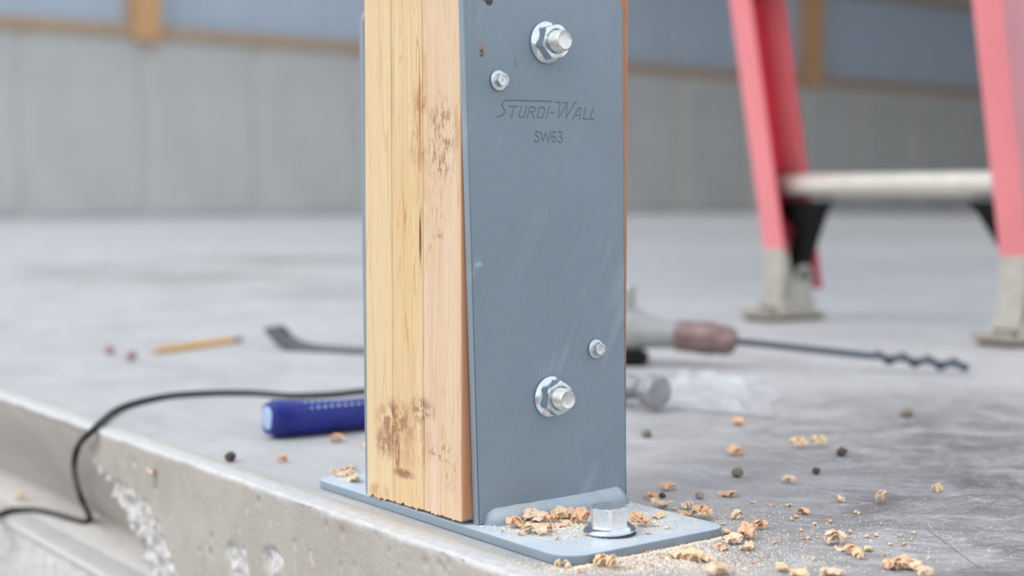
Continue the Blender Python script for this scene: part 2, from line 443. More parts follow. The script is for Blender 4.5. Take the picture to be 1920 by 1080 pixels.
q = at(291, 903, 1, YS); SLOT = (q.x, q.z)
SCARS = [(at(445, 1058, 1, YS).x, at(445, 1058, 1, YS).z, .022), (at(512, 1062, 1, YS).x, at(512, 1062, 1, YS).z, .018), (at(250, 870, 1, YS).x, at(250, 870, 1, YS).z, .006)]
xs = np.concatenate([np.arange(-14.3, -2.0, .12), np.arange(-2.0, -.62, .008), np.arange(-.62, .22, .0021), np.arange(.22, 3.01, .1), [3.0]])
prof = [('t', d, 0) for d in (.022, .0195, .017, .0145, .012, .009, .006, .004, .0024)]
prof += [('c', a, 0) for a in (20, 45, 70)]
prof += [('f', z, 0) for z in np.concatenate([np.arange(.0024, .15, .0024), np.arange(.15, .40, .012), [.40]])]
V = []; ROUGH = []; LIP = []
npf = len(prof)
for x in xs:
    fineX = -.63 < x < .22
    wob = (noise.noise(Vector((x*9, 1, 0)))*.0012 + noise.noise(Vector((x*70, 5, 0)))*.0005)
    for kind, a, _ in prof:
        rgh = 0.; lip = 0.
        if kind == 't':
            y = YS + a + wob*(a < .009); z = 0.0
            g_ = math.exp(-((a-.0145)/.0022)**2)
            z += -.0006*g_ + (.0004*noise.noise(Vector((x*60, a*300, 2))) if a < .02 else 0)
            lip = 1.0 - sstep(.010, .022, a)*1.0
        elif kind == 'c':
            y = YS + wob + .0024*(1-math.sin(R(a))); z = -.0024*(1-math.cos(R(a))); lip = 1
        else:
            z = -a; y = YS + wob*math.exp(-a/.004)
            lip = max(0, 1 - sstep(.001, .0055+.004*noise.noise(Vector((x*30, 7, 0)))+.002*noise.noise(Vector((x*160, 7, 0))), a))
            y += .0008*noise.noise(Vector((x*25, z*25, 0)))
            if fineX:
                y += .00035*noise.noise(Vector((x*240, z*240, 3)))
                for (hx, hz, hr, hd) in holes:
                    dx = x-hx
                    if abs(dx) < hr*1.6 and abs(z-hz) < hr*1.6:
                        d = math.hypot(dx, z-hz)/hr
                        if d < 1.5: y += hd*max(0, 1-d*d/2.2)
                dx = abs(x-SLOT[0]-.0012*math.sin(z*200)); dz = abs(z-SLOT[1])
                if dx < .004 and dz < .0085: y += .006*(1-dx/.004)
                e = pocket_edge(z)
                # honeycombed scar next to the pocket
                wS = np.interp(-z, [0, .028, .038, .048, .075, .11, .15, .2], [.004, .006, .035, .095, .085, .060, .05, .06]); hc = sstep(e-.003, e+.003, x)*(1-sstep(e+wS-.004, e+wS+.006, x+.016*noise.noise(Vector((x*30, z*30, 9)))))*sstep(.018, .030, -z)
                for (sx_, sz_, sr_) in SCARS: hc = max(hc, 1-sstep(.6, 1.0, math.hypot(x-sx_, (z-sz_)*1.2)/sr_+.5*noise.noise(Vector((x*60, z*60, 1)))))
                cap_ = sstep(-.28, -.34, x)*0
                if hc > 0:
                    n1 = noise.noise(Vector((x*95, z*95, 4))); n2 = noise.noise(Vector((x*220, z*220, 8)))
                    y += hc*(.0065*n1+.0035*n2+.0022); rgh = min(1, hc*1.0)*max(.0, min(1, .7+.5*n2))
            # small aggregate scars lower right
            for (cx_, cz_, cr_) in SC if 'SC' in globals() else []:
                pass
            if z < -.131 and x < -.38: rgh = max(rgh, .85*sstep(-.38, -.42, x)); y += .003*noise.noise(Vector((x*60, z*60, 2)))*sstep(-.38, -.45, x)
            # pocket scooped back under the slab edge, above the ledge
            if z > -.131:
                e = pocket_edge(z)
                pin = sstep(e+.0015, e-.0035, x)
                if x < -1.9: pin = 0 if x < -2.0 else pin
                y += pin*(.083*(max(0., -z-.003)/.128)**1.35) + pin*.0015*(z < -.006)
                if pin > .5 and rgh > 0: rgh = 0
                if pin > .5: rgh = .18
        V.append((x, y, z)); ROUGH.append(rgh); LIP.append(lip)
F = []
for i in range(len(xs)-1):
    for j in range(npf-1):
        a = i*npf+j; F.append((a, a+1, a+npf+1, a+npf))
edge = mesh('trim_1', V, F, M_side, None, True)
for nm, arr in (('rough', ROUGH), ('lip', LIP)):
    at__ = edge.data.attributes.new(nm, 'FLOAT', 'POINT'); at__.data.foreach_set('value', [float(x) for x in arr])
tag(edge, kind='structure')
# ledge floor inside the pocket (pale front arris)
mb = MB(); n = 80; V = []; F = []
for i in range(n+1):
    x = -2.0 + (1.63)*i/n
    w1 = .0012*noise.noise(Vector((x*22, 4, 4)))
    for (y, z) in ((YS+.085, -.1312), (YS+.004, -.1312), (YS-.0012+w1, -.1312+w1), (YS-.003+w1, -.1335), (YS-.0025, -.1365), (YS+.003, -.139)):
        V.append((x, y, z))
for i in range(n):
    for j in range(5): a = i*6+j; F.append((a, a+1, a+7, a+6))
led = mesh('trim_2', V, F, M_side, None, True)
a_ = led.data.attributes.new('lip', 'FLOAT', 'POINT'); a_.data.foreach_set('value', [float(k % 6 in (1, 2, 3, 4))*.8 for k in range(len(V))])
tag(led, kind='structure')
# ground outside
g = mesh('ground', [(-60, -60, -.40), (60, -60, -.40), (60, 60, -.40), (-60, 60, -.40)], [(0, 1, 2, 3)], M_gravel); tag(g, kind='structure')

# back wall: precast panels, sill boards, blue siding sheets, posts
WX = -14.2
wall = empty('wall_back', (WX, 10, 0)); tag(wall, kind='structure')
def wpart(name, me, mat, loc):
    o = bpy.data.objects.new(name, me); col.objects.link(o); o.parent = wall; o.location = Vector(loc)-Vector((WX, 10, 0))
    if not me.materials: me.materials.append(mat)
    return o
def boxmesh(name, a, b, bevel=0):
    me = bpy.data.meshes.new(name); mb = MB().box(a, b); me.from_pydata([tuple(v) for v in mb.V], [], mb.F); me.update()
    if bevel:
        bm = bmesh.new(); bm.from_mesh(me); bmesh.ops.bevel(bm, geom=list(bm.edges), offset=bevel, segments=1, affect='EDGES'); bm.to_mesh(me); bm.free()
    return me
mb = MB().box((WX-.25, -3, 0), (WX-.03, 24.2, 2.0)); bk = mb.make('joint_backing', M_joint, None); bk.parent = wall; bk.location = (-WX, -10, 0)
me_p = boxmesh('concrete_panel', (-.06, -.60, .0), (0, .60, 1.99), .025)
y = 4.50 - 1.35*5
while y < 23.5:
    wpart('concrete_panel', me_p, M_panel, (WX, y+.675, 0)); y += 1.35
posts = [5.82-5.45*1, 5.82, 5.82+5.45, 5.82+10.9, 5.82+16.35]
me_s = boxmesh('sill_board', (0, 0, 0), (.09, 5.45-.30, .11), .006)
for py in posts[:-1]: wpart('sill_board', me_s, M_sill, (WX-.02, py+.15, 1.95))
me_g = boxmesh('girt_board', (0, 0, 0), (.05, 5.45-.30, .15), .006)
for zz in (3.42, 4.6):
    for py in posts[:-1]: wpart('girt_board', me_g, M_sill, (WX-.09, py+.15, zz))
me_b = boxmesh('wall_post', (-.14, -.145, 0), (.14, .145, 4.1), .01)
for py in posts: wpart('wall_post', me_b, M_bpost, (WX, py, 1.90))
# ribbed sheet
V = []; F = []; prof_y = []
for k in range(4):
    b = k*.2286
    prof_y += [(b, 0), (b+.075, 0), (b+.09, .019), (b+.115, .019), (b+.13, 0)]
prof_y.append((.9144, 0))
for (yy, xx) in prof_y: V.append((xx, yy, 0)); V.append((xx, yy, 4.0))
for i in range(len(prof_y)-1): F.append((2*i, 2*i+2, 2*i+3, 2*i+1))
me_f = bpy.data.meshes.new('siding_sheet'); me_f.from_pydata(V, [], F); me_f.update()
y = -3.0
while y < 24:
    wpart('siding_sheet', me_f, M_siding, (WX-.12, y, 2.0)); y += .9144
wr = mesh('shade_wall_right', *(lambda b: (b.V, b.F))(MB().box((-14.4, 24, 0), (3, 24.2, 6))), M_panel); tag(wr, kind='structure')  # unseen end wall, added to darken the right of the back wall
ce = mesh('shade_ceiling', *(lambda b: (b.V, b.F))(MB().box((-14.5, 9.0, 6.2), (3.2, 24.3, 6.3))), M_shade_roof); tag(ce, kind='structure')  # unseen partial roof, its span chosen to shade the far interior

# ================================================================== TIMBER COLUMN
Wd, Dp = .1143, .1397
colm = empty('timber_column', (-Wd/2, Dp/2, .0064))
tag(colm, 'pale laminated timber column of three boards, bolted upright into the grey steel bracket', 'column')
zl = at(688, 925, 1, 0).z; zr = at(862, 977, 1, 0).z
def board(x0, x1, mat, seed, left_round, right_round):
    # cross-section outline, dense along the front so that the sawn end is ragged
    r = .0022; out = []
    def arc(cx, cy, a0, a1, n=4):
        return [(cx+r*math.cos(R(a0+(a1-a0)*i/n)), cy+r*math.sin(R(a0+(a1-a0)*i/n))) for i in range(n+1)]
    rr = .0006
    def corner(cx, cy, sx, sy, big):
        q = r if big else rr
        return q
    ql = r if left_round else rr; qr = r if right_round else rr
    pts = []
    def fill(p0, p1, st):
        n = max(1, int(math.hypot(p1[0]-p0[0], p1[1]-p0[1])/st))
        return [(p0[0]+(p1[0]-p0[0])*i/n, p0[1]+(p1[1]-p0[1])*i/n) for i in range(n)]
    def cor(cx, cy, q, a0):
        return [(cx+q*math.cos(R(a0+90*i/4)), cy+q*math.sin(R(a0+90*i/4))) for i in range(5)]
    pts += cor(x0+ql, ql, ql, 180)
    pts += fill(pts[-1], (x1-qr, 0), .0009)[1:]
    pts += cor(x1-qr, qr, qr, 270)
    pts += fill(pts[-1], (x1, Dp-qr), .004)[1:]
    pts += cor(x1-qr, Dp-qr, qr, 0)
    pts += fill(pts[-1], (x0+ql, Dp), .008)[1:]
    pts += cor(x0+ql, Dp-ql, ql, 90)
    pts += fill(pts[-1], (x0, ql), .004)[1:]
    zsx = [None, .012, .03, .06, .12, .2, .3, .45, .8, 1.4, 2.4]
    rings = []
    for zi, zz in enumerate(zsx):
        ring = []
        for (px, py) in pts:
            zb = zl + (zr-zl)*(px+Wd)/Wd - .004*py/Dp*0
            if zi == 0:
                jag = .0022*noise.noise(Vector((px*260, py*90, seed))) + .0014*noise.noise(Vector((px*900, py*300, seed)))
                if px < -.09 and py < .01: jag -= .0012*random.random()
                z_ = zb + jag
            else: z_ = zb + zz
            # drying checks and slight cup on the front face
            dy = 0
            if py < .004: dy = .00025*noise.noise(Vector((px*500, z_*14, seed)))
            ring.append((px, py+dy, z_))
        rings.append(ring)
    mb = MB().loft(rings, True)
    o = mb.make('board', [mat, M_wS], None, 40)
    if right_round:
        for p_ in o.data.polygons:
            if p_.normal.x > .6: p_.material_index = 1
    o.parent = colm; o.location = -Vector(colm.location); return o
g_ = .0002
# board boundaries seen at the foot
xa = at(737, 900, 1, 0).x; xb = at(795, 900, 1, 0).x
board(-Wd, xa-g_, M_wA, 1, True, False); board(xa+g_, xb-g_, M_wB, 2, False, False); board(xb+g_, 0, M_wC, 3, False, True)

# ================================================================== BRACKET
def rounded_poly(P, rads, n=8):
    out = []; m_ = len(P)
    for i, p in enumerate(P):
        p = Vector(p); a = (Vector(P[i-1])-p).normalized(); b = (Vector(P[(i+1) % m_])-p).normalized()
        r = rads[i]
        if r <= 0: out.append(p); continue
        ang = a.angle(b); t = r/math.tan(ang/2)
        p0 = p+a*t; p1 = p+b*t; c = p+(a+b).normalized()*(r/math.sin(ang/2))
        v0_, v1_ = p0-c, p1-c
        tot = v0_.angle(v1_)
        sgn = 1 if (v0_.x*v1_.y-v0_.y*v1_.x) > 0 else -1
        for k in range(n+1):
            an = sgn*tot*k/n; out.append(c+Vector((v0_.x*math.cos(an)-v0_.y*math.sin(an), v0_.x*math.sin(an)+v0_.y*math.cos(an))))
    return out
def inset(P, d):
    n = len(P); out = []
    for i in range(n):
        a = (P[i]-P[i-1]); b = (P[(i+1) % n]-P[i])
        if a.length < 1e-9: a = b
        if b.length < 1e-9: b = a
        na = Vector((-a.y, a.x)).normalized(); nb = Vector((-b.y, b.x)).normalized()
        h = (na+nb).normalized(); k = 1/max(.3, h.dot(na)); out.append(P[i]+h*d*k)
    return out
def slab_rings(P, t0, t1, r, seg=3):
    """rings (2-D outline, height) for a plate with rounded arrises, outline CCW"""
    out = []
    for k in range(seg+1):
        a = R(90*k/seg); out.append((inset(P, r*(1-math.sin(a))), t0+r*(1-math.cos(a))))
    for k in range(seg+1):
        a = R(90*k/seg); out.append((inset(P, r*(1-math.cos(a))), t1-r*(1-math.sin(a))))
    return out

br = empty('column_bracket', (-.03, .065, 0))
tag(br, 'grey painted steel column bracket with stamped lettering and a flat base plate', 'bracket')
def bpart(name, V, F, mat, smooth=35):
    o = mesh(name, V, F, mat, None, smooth); o.parent = br; o.location = -Vector(br.location); return o
# base plate
BT = .0062
P = rounded_poly([(-.1925, .0012), (.1035, .0005), (.1035, .1335), (-.1925, .1345)], [.016, .019, .012, .016], 9)
mb = MB(); rings = slab_rings(P, .0002, BT, .0009)
mb.loft([[(p.x, p.y, z) for p in r] for r, z in rings])
bpart('base_plate', mb.V, mb.F, M_base)
# outer side plate (toward the camera) with stamped lettering
y0b, y0t = .0083, -.0027; y1b, y1t = .1343, .1284; zt = .3475; zbm = BT
outl = [(y0b, zbm-.0), (y1b, zbm+.0012), (y1t, zt+.002), (y0t, zt-.001)]
P = rounded_poly(outl, [.0006, .0006, .0125, .0125], 8)
PT = .0063
TH = .030
ca, sa = math.cos(TH), math.sin(TH)
ORG = Vector((.0240, .2624))
def loc2(a, b): return Vector((ORG.x + a*ca - b*sa, ORG.y + a*sa + b*ca))
K1, K2 = .4386/6.4/1000, .348/6.4/1000
def cp(x, y): return ((x-350)*K1, (400-y)*K2 - (x-350)*K1*.012)
strokes = []
def st(w_, *pts):
    q = [cp(*p) for p in pts]
    for i in range(len(q)-1): strokes.append((q[i], q[i+1], w_/1000))
W1, W2 = .42, .40
st(W1, (350, 382), (385, 378), (420, 352), (438, 318), (408, 262), (398, 238), (420, 206), (462, 191), (985, 191))
st(W1, (495, 262), (582, 262)); st(W1, (545, 262), (508, 392))
st(W1, (628, 262), (597, 366), (608, 386), (640, 386), (658, 370), (690, 262))
st(W1, (690, 392), (728, 262), (780, 264), (795, 282), (782, 314), (716, 324)); st(W1, (750, 324), (775, 392))
st(W1, (810, 388), (846, 262), (888, 264), (904, 288), (888, 358), (860, 386), (810, 388))
st(W1, (958, 262), (920, 392)); st(W1, (975, 322), (1015, 322))
st(W1, (1040, 197), (1092, 199), (1068, 388), (1182, 206), (1158, 388), (1268, 199), (1292, 197)); st(W1, (1128, 199), (1182, 206))
st(W1, (1243, 392), (1316, 262), (1346, 262), (1330, 392)); st(W1, (1275, 348), (1334, 348))
st(W1, (1408, 260), (1372, 388), (1432, 388)); st(W1, (1502, 260), (1452, 388), (1505, 388))
st(W2, (828, 562), (806, 543), (788, 552), (784, 576), (800, 598), (824, 614), (832, 644), (812, 672), (788, 670), (776, 650))
st(W2, (850, 545), (878, 672), (908, 560), (938, 672), (968, 545))
st(W2, (1028, 562), (1006, 543), (986, 565), (979, 620), (990, 664), (1014, 673), (1032, 645), (1026, 612), (1005, 600), (982, 620))
st(W2, (1055, 562), (1076, 543), (1102, 552), (1106, 576), (1086, 600), (1074, 601)); st(W2, (1086, 600), (1112, 626), (1108, 660), (1082, 676), (1054, 660))
a0, a1, b0, b1 = -.002, .084, -.0215, .0155
NA, NB = 330, 150
A = np.linspace(a0, a1, NA); B = np.linspace(b0, b1, NB)
AA, BB = np.meshgrid(A, B, indexing='ij')
H = np.zeros_like(AA)
for (p, q, w_) in strokes:
    px, py = p; dx, dy = q[0]-p[0], q[1]-p[1]; L2 = dx*dx+dy*dy+1e-12
    t = np.clip(((AA-px)*dx+(BB-py)*dy)/L2, 0, 1)
    d = np.hypot(AA-px-t*dx, BB-py-t*dy)
    H = np.maximum(H, np.clip(1.0-(d-w_*.55)/(w_*.75), 0, 1))
H = H*H*(3-2*H)*.00085
gv = []; gf = []
for i in range(NA):
    for j in range(NB):
        q = loc2(A[i], B[j]); gv.append((PT-H[i, j], q.x, q.y))
for i in range(NA-1):
    for j in range(NB-1):
        a = i*NB+j; gf.append((a, a+NB, a+NB+1, a+1))
# plate body
rings = slab_rings(P, .0003, PT, .0011, 3)
mb = MB(); mb.loft([[(z, p.x, p.y) for p in r] for r, z in rings], cap=False)
nv = len(mb.V); nP = len(P)
bm = bmesh.new()
vs = [bm.verts.new(v) for v in mb.V]
for f in mb.F: bm.faces.new([vs[i] for i in f])
bm.faces.new([vs[i] for i in range(nP)][::-1])
outer = [vs[(len(rings)-1)*nP+i] for i in range(nP)]
hole2 = [loc2(a0, b0), loc2(a1, b0), loc2(a1, b1), loc2(a0, b1)]
hv = [bm.verts.new((PT, q.x, q.y)) for q in hole2]
es = []
for i in range(nP):
    e = bm.edges.get((outer[i], outer[(i+1) % nP])) or bm.edges.new((outer[i], outer[(i+1) % nP])); es.append(e)
for i in range(4): es.append(bm.edges.new((hv[i], hv[(i+1) % 4])))
bmesh.ops.triangle_fill(bm, edges=es, use_beauty=True, normal=(1, 0, 0))
bmesh.ops.recalc_face_normals(bm, faces=bm.faces)
me = bpy.data.meshes.new('side_plate'); bm.to_mesh(me); bm.free()
sp_o = link('side_plate', me, M_plate, None, 35); sp_o.parent = br; sp_o.location = -Vector(br.location)
tag(sp_o, 'grey side plate with stamped lettering')
o = bpart('stamped_lettering', gv, gf, M_plate, True); tag(o, 'stamped STURDI-WALL and SW63 lettering')
# far side plate (behind the column)
P2 = rounded_poly([(.0030, BT), (.1300, BT), (.1300, .3455), (.0002, .3435)], [.0006, .0006, .0125, .0125], 8)
mb = MB(); mb.loft([[(-Wd-PT-.0003+z, p.x, p.y) for p in r] for r, z in slab_rings(P2, 0, PT, .0011, 3)])
bpart('side_plate', mb.V, mb.F, M_plate)
# fillet welds
def weld(xface, sgn, ya, yb):
    V = []; F = []; n = 60; k = 7
    for i in range(n+1):
        t = i/n; y = ya+(yb-ya)*t
        e = min(1, math.sqrt(max(0, 1-(1-min(1, t*n/5))**2))) * min(1, math.sqrt(max(0, 1-(1-min(1, (1-t)*n/5))**2)))
        leg = .0093*e*(1+.06*noise.noise(Vector((y*90, 0, 0))))+.0001; low = .0105*e+.0001
        leg *= 1 + .12*sstep(.6, 1.0, t)
        for j in range(k+1):
            s_ = j/k; bul = .0012*math.sin(math.pi*s_)*e
            V.append((xface+sgn*(low*(1-s_)+bul), y, BT+leg*s_+bul*.6))
    for i in range(n):
        for j in range(k): a = i*(k+1)+j; F.append((a, a+k+1, a+k+2, a+1) if sgn > 0 else (a, a+1, a+k+2, a+k+1))
    return V, F
V, F = weld(PT, 1, .0125, .1325); bpart('weld', V, F, M_base, True)
V, F = weld(-Wd-PT-.0003, -1, .010, .125); bpart('weld', V, F, M_base, True)

# ================================================================== FASTENERS
def hexring(h, af, M, bulge=1.0, seg=48, rot=0, cham=None):
    ring = []
    for j in range(seg):
        a = 2*math.pi*j/seg; k = ((a-rot) % (math.pi/3))-math.pi/6
        r = af/2/math.cos(k)
        if cham is not None: r = min(r, cham)
        ring.append(M @ Vector((r*math.cos(a), r*math.sin(a), h)))
    return ring
def circ(h, r, M, seg=48): return [M @ Vector((r*math.cos(2*math.pi*j/seg), r*math.sin(2*math.pi*j/seg), h)) for j in range(seg)]

def through_bolt(u, v, label, rot):
    q = at(u, v, 0, PX); o = empty('through_bolt', q); tag(o, label, 'bolt', None)
    M = frame((0, 0, 0), (1, 0, 0), (0, 1, 0))
    af = .0205; rc = af/2/math.cos(math.pi/6)
    mb = MB(); seg = 48
    prof = [(0.0001, .0128), (.0007, .0134), (.0015, .0134), (.0022, .0127), (.0032, .0112)]
    rings = [circ(h, r, M) for h, r in prof]
    for h, ch in ((.0034, None), (.0095, None), (.0102, rc*.965), (.0109, rc*.90)): rings.append(hexring(h, af*(1.0 if ch is None else 1), M, rot=rot, cham=ch))
    rings.append(circ(.0111, .0082, M)); rings.append(circ(.0104, .0070, M))
    mb.loft(rings, True)
    mb.make('flange_nut', M_zinc, o, 25)
    # shank with helical thread
    rs = .00705; pitch = .0020; L = .0190; V = []; F = []; sg = 40; rows = int((L-.0085)/pitch*8)
    for i in range(rows+1):
        h = .0085+(L-.0085)*i/rows
        for j in range(sg):
            ph = (h/pitch + j/sg) % 1.0; r = rs-.0011*abs(2*ph-1)*1.3
            if h > L-.0014: r = min(r, rs-.0004-(h-(L-.0014))*.75)
            a = 2*math.pi*j/sg; V.append(M @ Vector((r*math.cos(a), r*math.sin(a), h)))
    for i in range(rows):
        for j in range(sg): k = (j+1) % sg; F.append((i*sg+j, i*sg+k, (i+1)*sg+k, (i+1)*sg+j))
    base = (rows)*sg; n0 = len(V)
    for r, h in ((.0052, L-.0003), (.003, L-.0006)):
        V += [M @ Vector((r*math.cos(2*math.pi*j/sg), r*math.sin(2*math.pi*j/sg), h)) for j in range(sg)]
    for bb, cc in ((base, n0), (n0, n0+sg)):
        for j in range(sg): k = (j+1) % sg; F.append((bb+j, bb+k, cc+k, cc+j))
    F.append(tuple(n0+sg+j for j in range(sg)))
    mesh('threaded_shank', V, F, M_thread, o, 40)
    return o
through_bolt(1024, 80, 'upper zinc flange nut on a threaded bolt end, above the stamped lettering', .25)
through_bolt(1031, 743.5, 'lower zinc flange nut on a threaded bolt end, near the foot of the grey plate', .45)

def hex_screw(u, v, label, rot):
    q = at(u, v, 0, PX); o = empty('hex_screw', q); tag(o, label, 'screw')
    M = frame((0, 0, 0), (1, .05, .03), (0, 1, 0))
    mb = MB(); rings = [circ(h, r, M) for h, r in ((.0001, .0060), (.0005, .0065), (.0011, .0065), (.0016, .0061), (.0019, .0052))]
    mb.loft(rings, True); mb.make('washer_flange', M_zinc2, o, 30)
    af = .0080; rc = af/2/math.cos(math.pi/6)
    mb = MB(); rings = [hexring(.0018, af*1.02, M, rot=rot), hexring(.0050, af, M, rot=rot), hexring(.0055, af, M, rot=rot, cham=rc*.93), circ(.0056, .0032, M), circ(.0049, .0029, M), circ(.0047, .0015, M)]
    mb.loft(rings, True); mb.make('hex_head', M_zinc2, o, 30)
    mb = MB().box((-.0012, -.0004, .0047), (.0012, .0004, .0051), M @ Matrix.Rotation(.9, 4, 'Z')); mb.box((-.0004, -.0010, .0047), (.0004, .0006, .0051), M @ Matrix.Rotation(.9, 4, 'Z'))
    mb.make('head_mark', M_zinc2, o)
hex_screw(934, 151, 'upper small hex washer head screw, left of the upper flange nut', .2)
hex_screw(1116, 654, 'lower small hex washer head screw, up and right of the lower flange nut', .5)

# anchor bolt through the base plate
q = at(1143, 997, 2, BT+.0008)
o = empty('anchor_bolt', (q.x, q.y, BT)); tag(o, 'large zinc hex flange anchor bolt standing on the base plate', 'bolt')
M = Matrix.Rotation(R(2.2), 4, 'X') @ Matrix.Rotation(R(-1.2), 4, 'Y') @ Matrix.Translation((0, 0, .0010))
mb = MB(); rings = [circ(h, r, M) for h, r in ((0, .0148), (.0006, .0162), (.0016, .0164), (.0026, .0158), (.0036, .0142), (.0042, .0134))]
mb.loft(rings, True); mb.make('flange', M_zinc, o, 30)
af = .0212; rc = af/2/math.cos(math.pi/6)
# hex turned so that one arris faces the lens
view = (CAM-q); ra = math.atan2(view.y, view.x)+R(4)
mb = MB(); rings = [hexring(.0040, af*1.04, M, rot=ra, seg=72), hexring(.0055, af, M, rot=ra, seg=72), hexring(.0148, af, M, rot=ra, seg=72), hexring(.0156, af, M, rot=ra, cham=rc*.95, seg=72), hexring(.0160, af, M, rot=ra, cham=rc*.89, seg=72), circ(.0160, af*.42, M, seg=72), circ(.0157, af*.2, M, seg=72)]
mb.loft(rings, True); mb.make('hex_head', M_anchor, o, 22)
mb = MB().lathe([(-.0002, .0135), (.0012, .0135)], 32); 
mb.V = [Vector((v.x+.003, v.y+.001, v.z)) for v in mb.V]; mb.make('slot_shadow_ring', M_slot, o)  # dark disc put in as the shade in the gap beneath the flange
o.children[-1].name = 'flange_shade_disc'

# ================================================================== LADDER
M_red2 = flat('red_fibreglass_lit_faded', srgb(238, 140, 146), .34, 0, .05, 8)  # light on the front-facing sides painted in as paler red, besides fading
M_red3 = flat('red_fibreglass_sheen_chalky', srgb(218, 150, 158), .34, 0, .05, 8)  # whitish sheen mixed into the chalky colour of the outer web
lad = empty('ladder', (-.715, 1.340, 0), R(-3.1)); tag(lad, 'red fibreglass ladder with cream rungs standing behind on swivel feet', 'ladder')
LEAN = .204
def lp(x, y, z): return Vector((x, y-LEAN*z, z))
def fixn(o):
    bm = bmesh.new(); bm.from_mesh(o.data); bmesh.ops.recalc_face_normals(bm, faces=bm.faces); bm.to_mesh(o.data); bm.free()
def rail(sx, cutn, cutf):
    # C channel: web outside at sx*.255, flanges turned inward
    tw, fl, dp = .0045, .050, .081
    xo = sx*.255+(.024 if sx > 0 else 0); xi = xo-sx*tw; xt = xo-sx*fl
    sec = [(xo, 0), (xo, dp), (xt, dp), (xt, dp-.006), (xi, dp-.006), (xi, .006), (xt, .006), (xt, 0)]
    def ring(zf):
        return [lp(x, y, zf(y)) for x, y in sec]
    rings = [ring(lambda y: cutn+(cutf-cutn)*y/dp), ring(lambda y: 1.9)]
    mb = MB().loft(rings)
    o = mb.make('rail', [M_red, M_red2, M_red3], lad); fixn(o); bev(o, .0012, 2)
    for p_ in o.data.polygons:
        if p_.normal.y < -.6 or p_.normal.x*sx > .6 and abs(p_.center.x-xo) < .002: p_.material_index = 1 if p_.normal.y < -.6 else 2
    return o
rail(-1, .122, .052); rail(1, .108, .100)
for k in range(5):
    z = .232+.34*k; y = .046
    mb = MB(); a = lp(-.250, y, z); b = lp(.274, y, z)
    M = frame(a, b-a, (0, 1, 0)); L = (b-a).length; prof = []
    rings = []
    for h in (0, L):
        ring = []
        for j in range(48):
            an = 2*math.pi*j/48; r = .0185+.0007*(j % 4 == 0)
            ring.append(M @ Vector((r*math.cos(an), r*math.sin(an), h)))
        rings.append(ring)
    mb.loft(rings); rg = mb.make('rung', M_rung, lad, 40)
    for sx in (-1, 1):
        M2 = frame(lp(sx*.2552+(.024 if sx > 0 else 0), y, z), (sx, 0, 0))
        MB().lathe([(-.001, .021), (.0025, .021), (.005, .016), (.0055, .009), (.0045, .008)], 32, M2).make('rung_collar', M_rung, rg, 35)
        M3 = frame(lp(sx*.250+(.024 if sx > 0 else 0), y, z), (-sx, 0, 0))
        MB().lathe([(0, .024), (.012, .024), (.016, .020)], 32, M3).make('rung_bush', M_black, rg, 35)
# plastic knee brace under the lowest rung
for sx in (-1, 1):
    sec = []
    pa = [(.252, .205), (.135, .205), (.150, .190), (.215, .085), (.225, .050), (.250, .050), (.250, .075), (.232, .100), (.205, .160), (.252, .195)]
    mb = MB(); rings = []
    for y in (.030, .062): rings.append([lp(sx*x+(.024 if sx > 0 else 0), y, z) for x, z in pa])
    mb.loft(rings); o = mb.make('knee_brace', M_black, lad); bm = bmesh.new(); bm.from_mesh(o.data); bmesh.ops.recalc_face_normals(bm, faces=bm.faces); bm.to_mesh(o.data); bm.free()
# swivel shoes
def shoe(sx, y0):
    c = Vector((sx*.232+(.024 if sx > 0 else 0), y0, 0))
    sh = empty('swivel_shoe', (0, 0, 0)); sh.parent = lad
    mb = MB().box((c.x-.030, c.y-.072, .0), (c.x+.030, c.y+.060, .008)); bev(mb.make('rubber_sole', M_rubber, sh), .002)
    mb = MB(); sec = [(-.078, .008), (.064, .008), (.064, .013), (-.060, .013), (-.078, .022), (-.082, .020)]
    mb.loft([[Vector((c.x+dx, c.y+y, z)) for y, z in sec] for dx in (-.033, .033)]); o = mb.make('tread_plate', M_alu, sh)
    for dx in (-.0265, .0265):
        tri = [(-.050, .013), (.042, .013), (.030, .060)]
        tri += [(.012+.019*math.cos(R(a)), .078+.019*math.sin(R(a))) for a in (0, 30, 60, 90, 120, 150, 180)] + [(-.018, .060)]
        mb = MB(); mb.loft([[Vector((c.x+dx+t, c.y+y, z)) for y, z in tri] for t in (-.002, .002)]); o = mb.make('side_ear', M_alu, sh)
    M2 = frame((c.x-.034, c.y+.012, .078), (1, 0, 0)); MB().lathe([(0, .009), (.068, .009)], 20, M2).make('pivot_pin', M_dsteel, sh, 30)
    # bracket strap carrying the shoe below the cut flange
    mb = MB()
    rings = []
    for (x, zz) in ((c.x+sx*.020, 0), (c.x-sx*.024, 0)):
        rings.append([lp(x, .004, .140), lp(x, .012, .140), Vector((x, c.y-.006, .040)), Vector((x, c.y-.030, .022)), Vector((x, c.y-.040, .022))])
    mb.loft(rings); mb.make('strap', M_alu, sh)
    for o in sh.children:
        bm = bmesh.new(); bm.from_mesh(o.data); bmesh.ops.recalc_face_normals(bm, faces=bm.faces); bm.to_mesh(o.data); bm.free()
    return sh
shoe(-1, .010); shoe(1, .002)

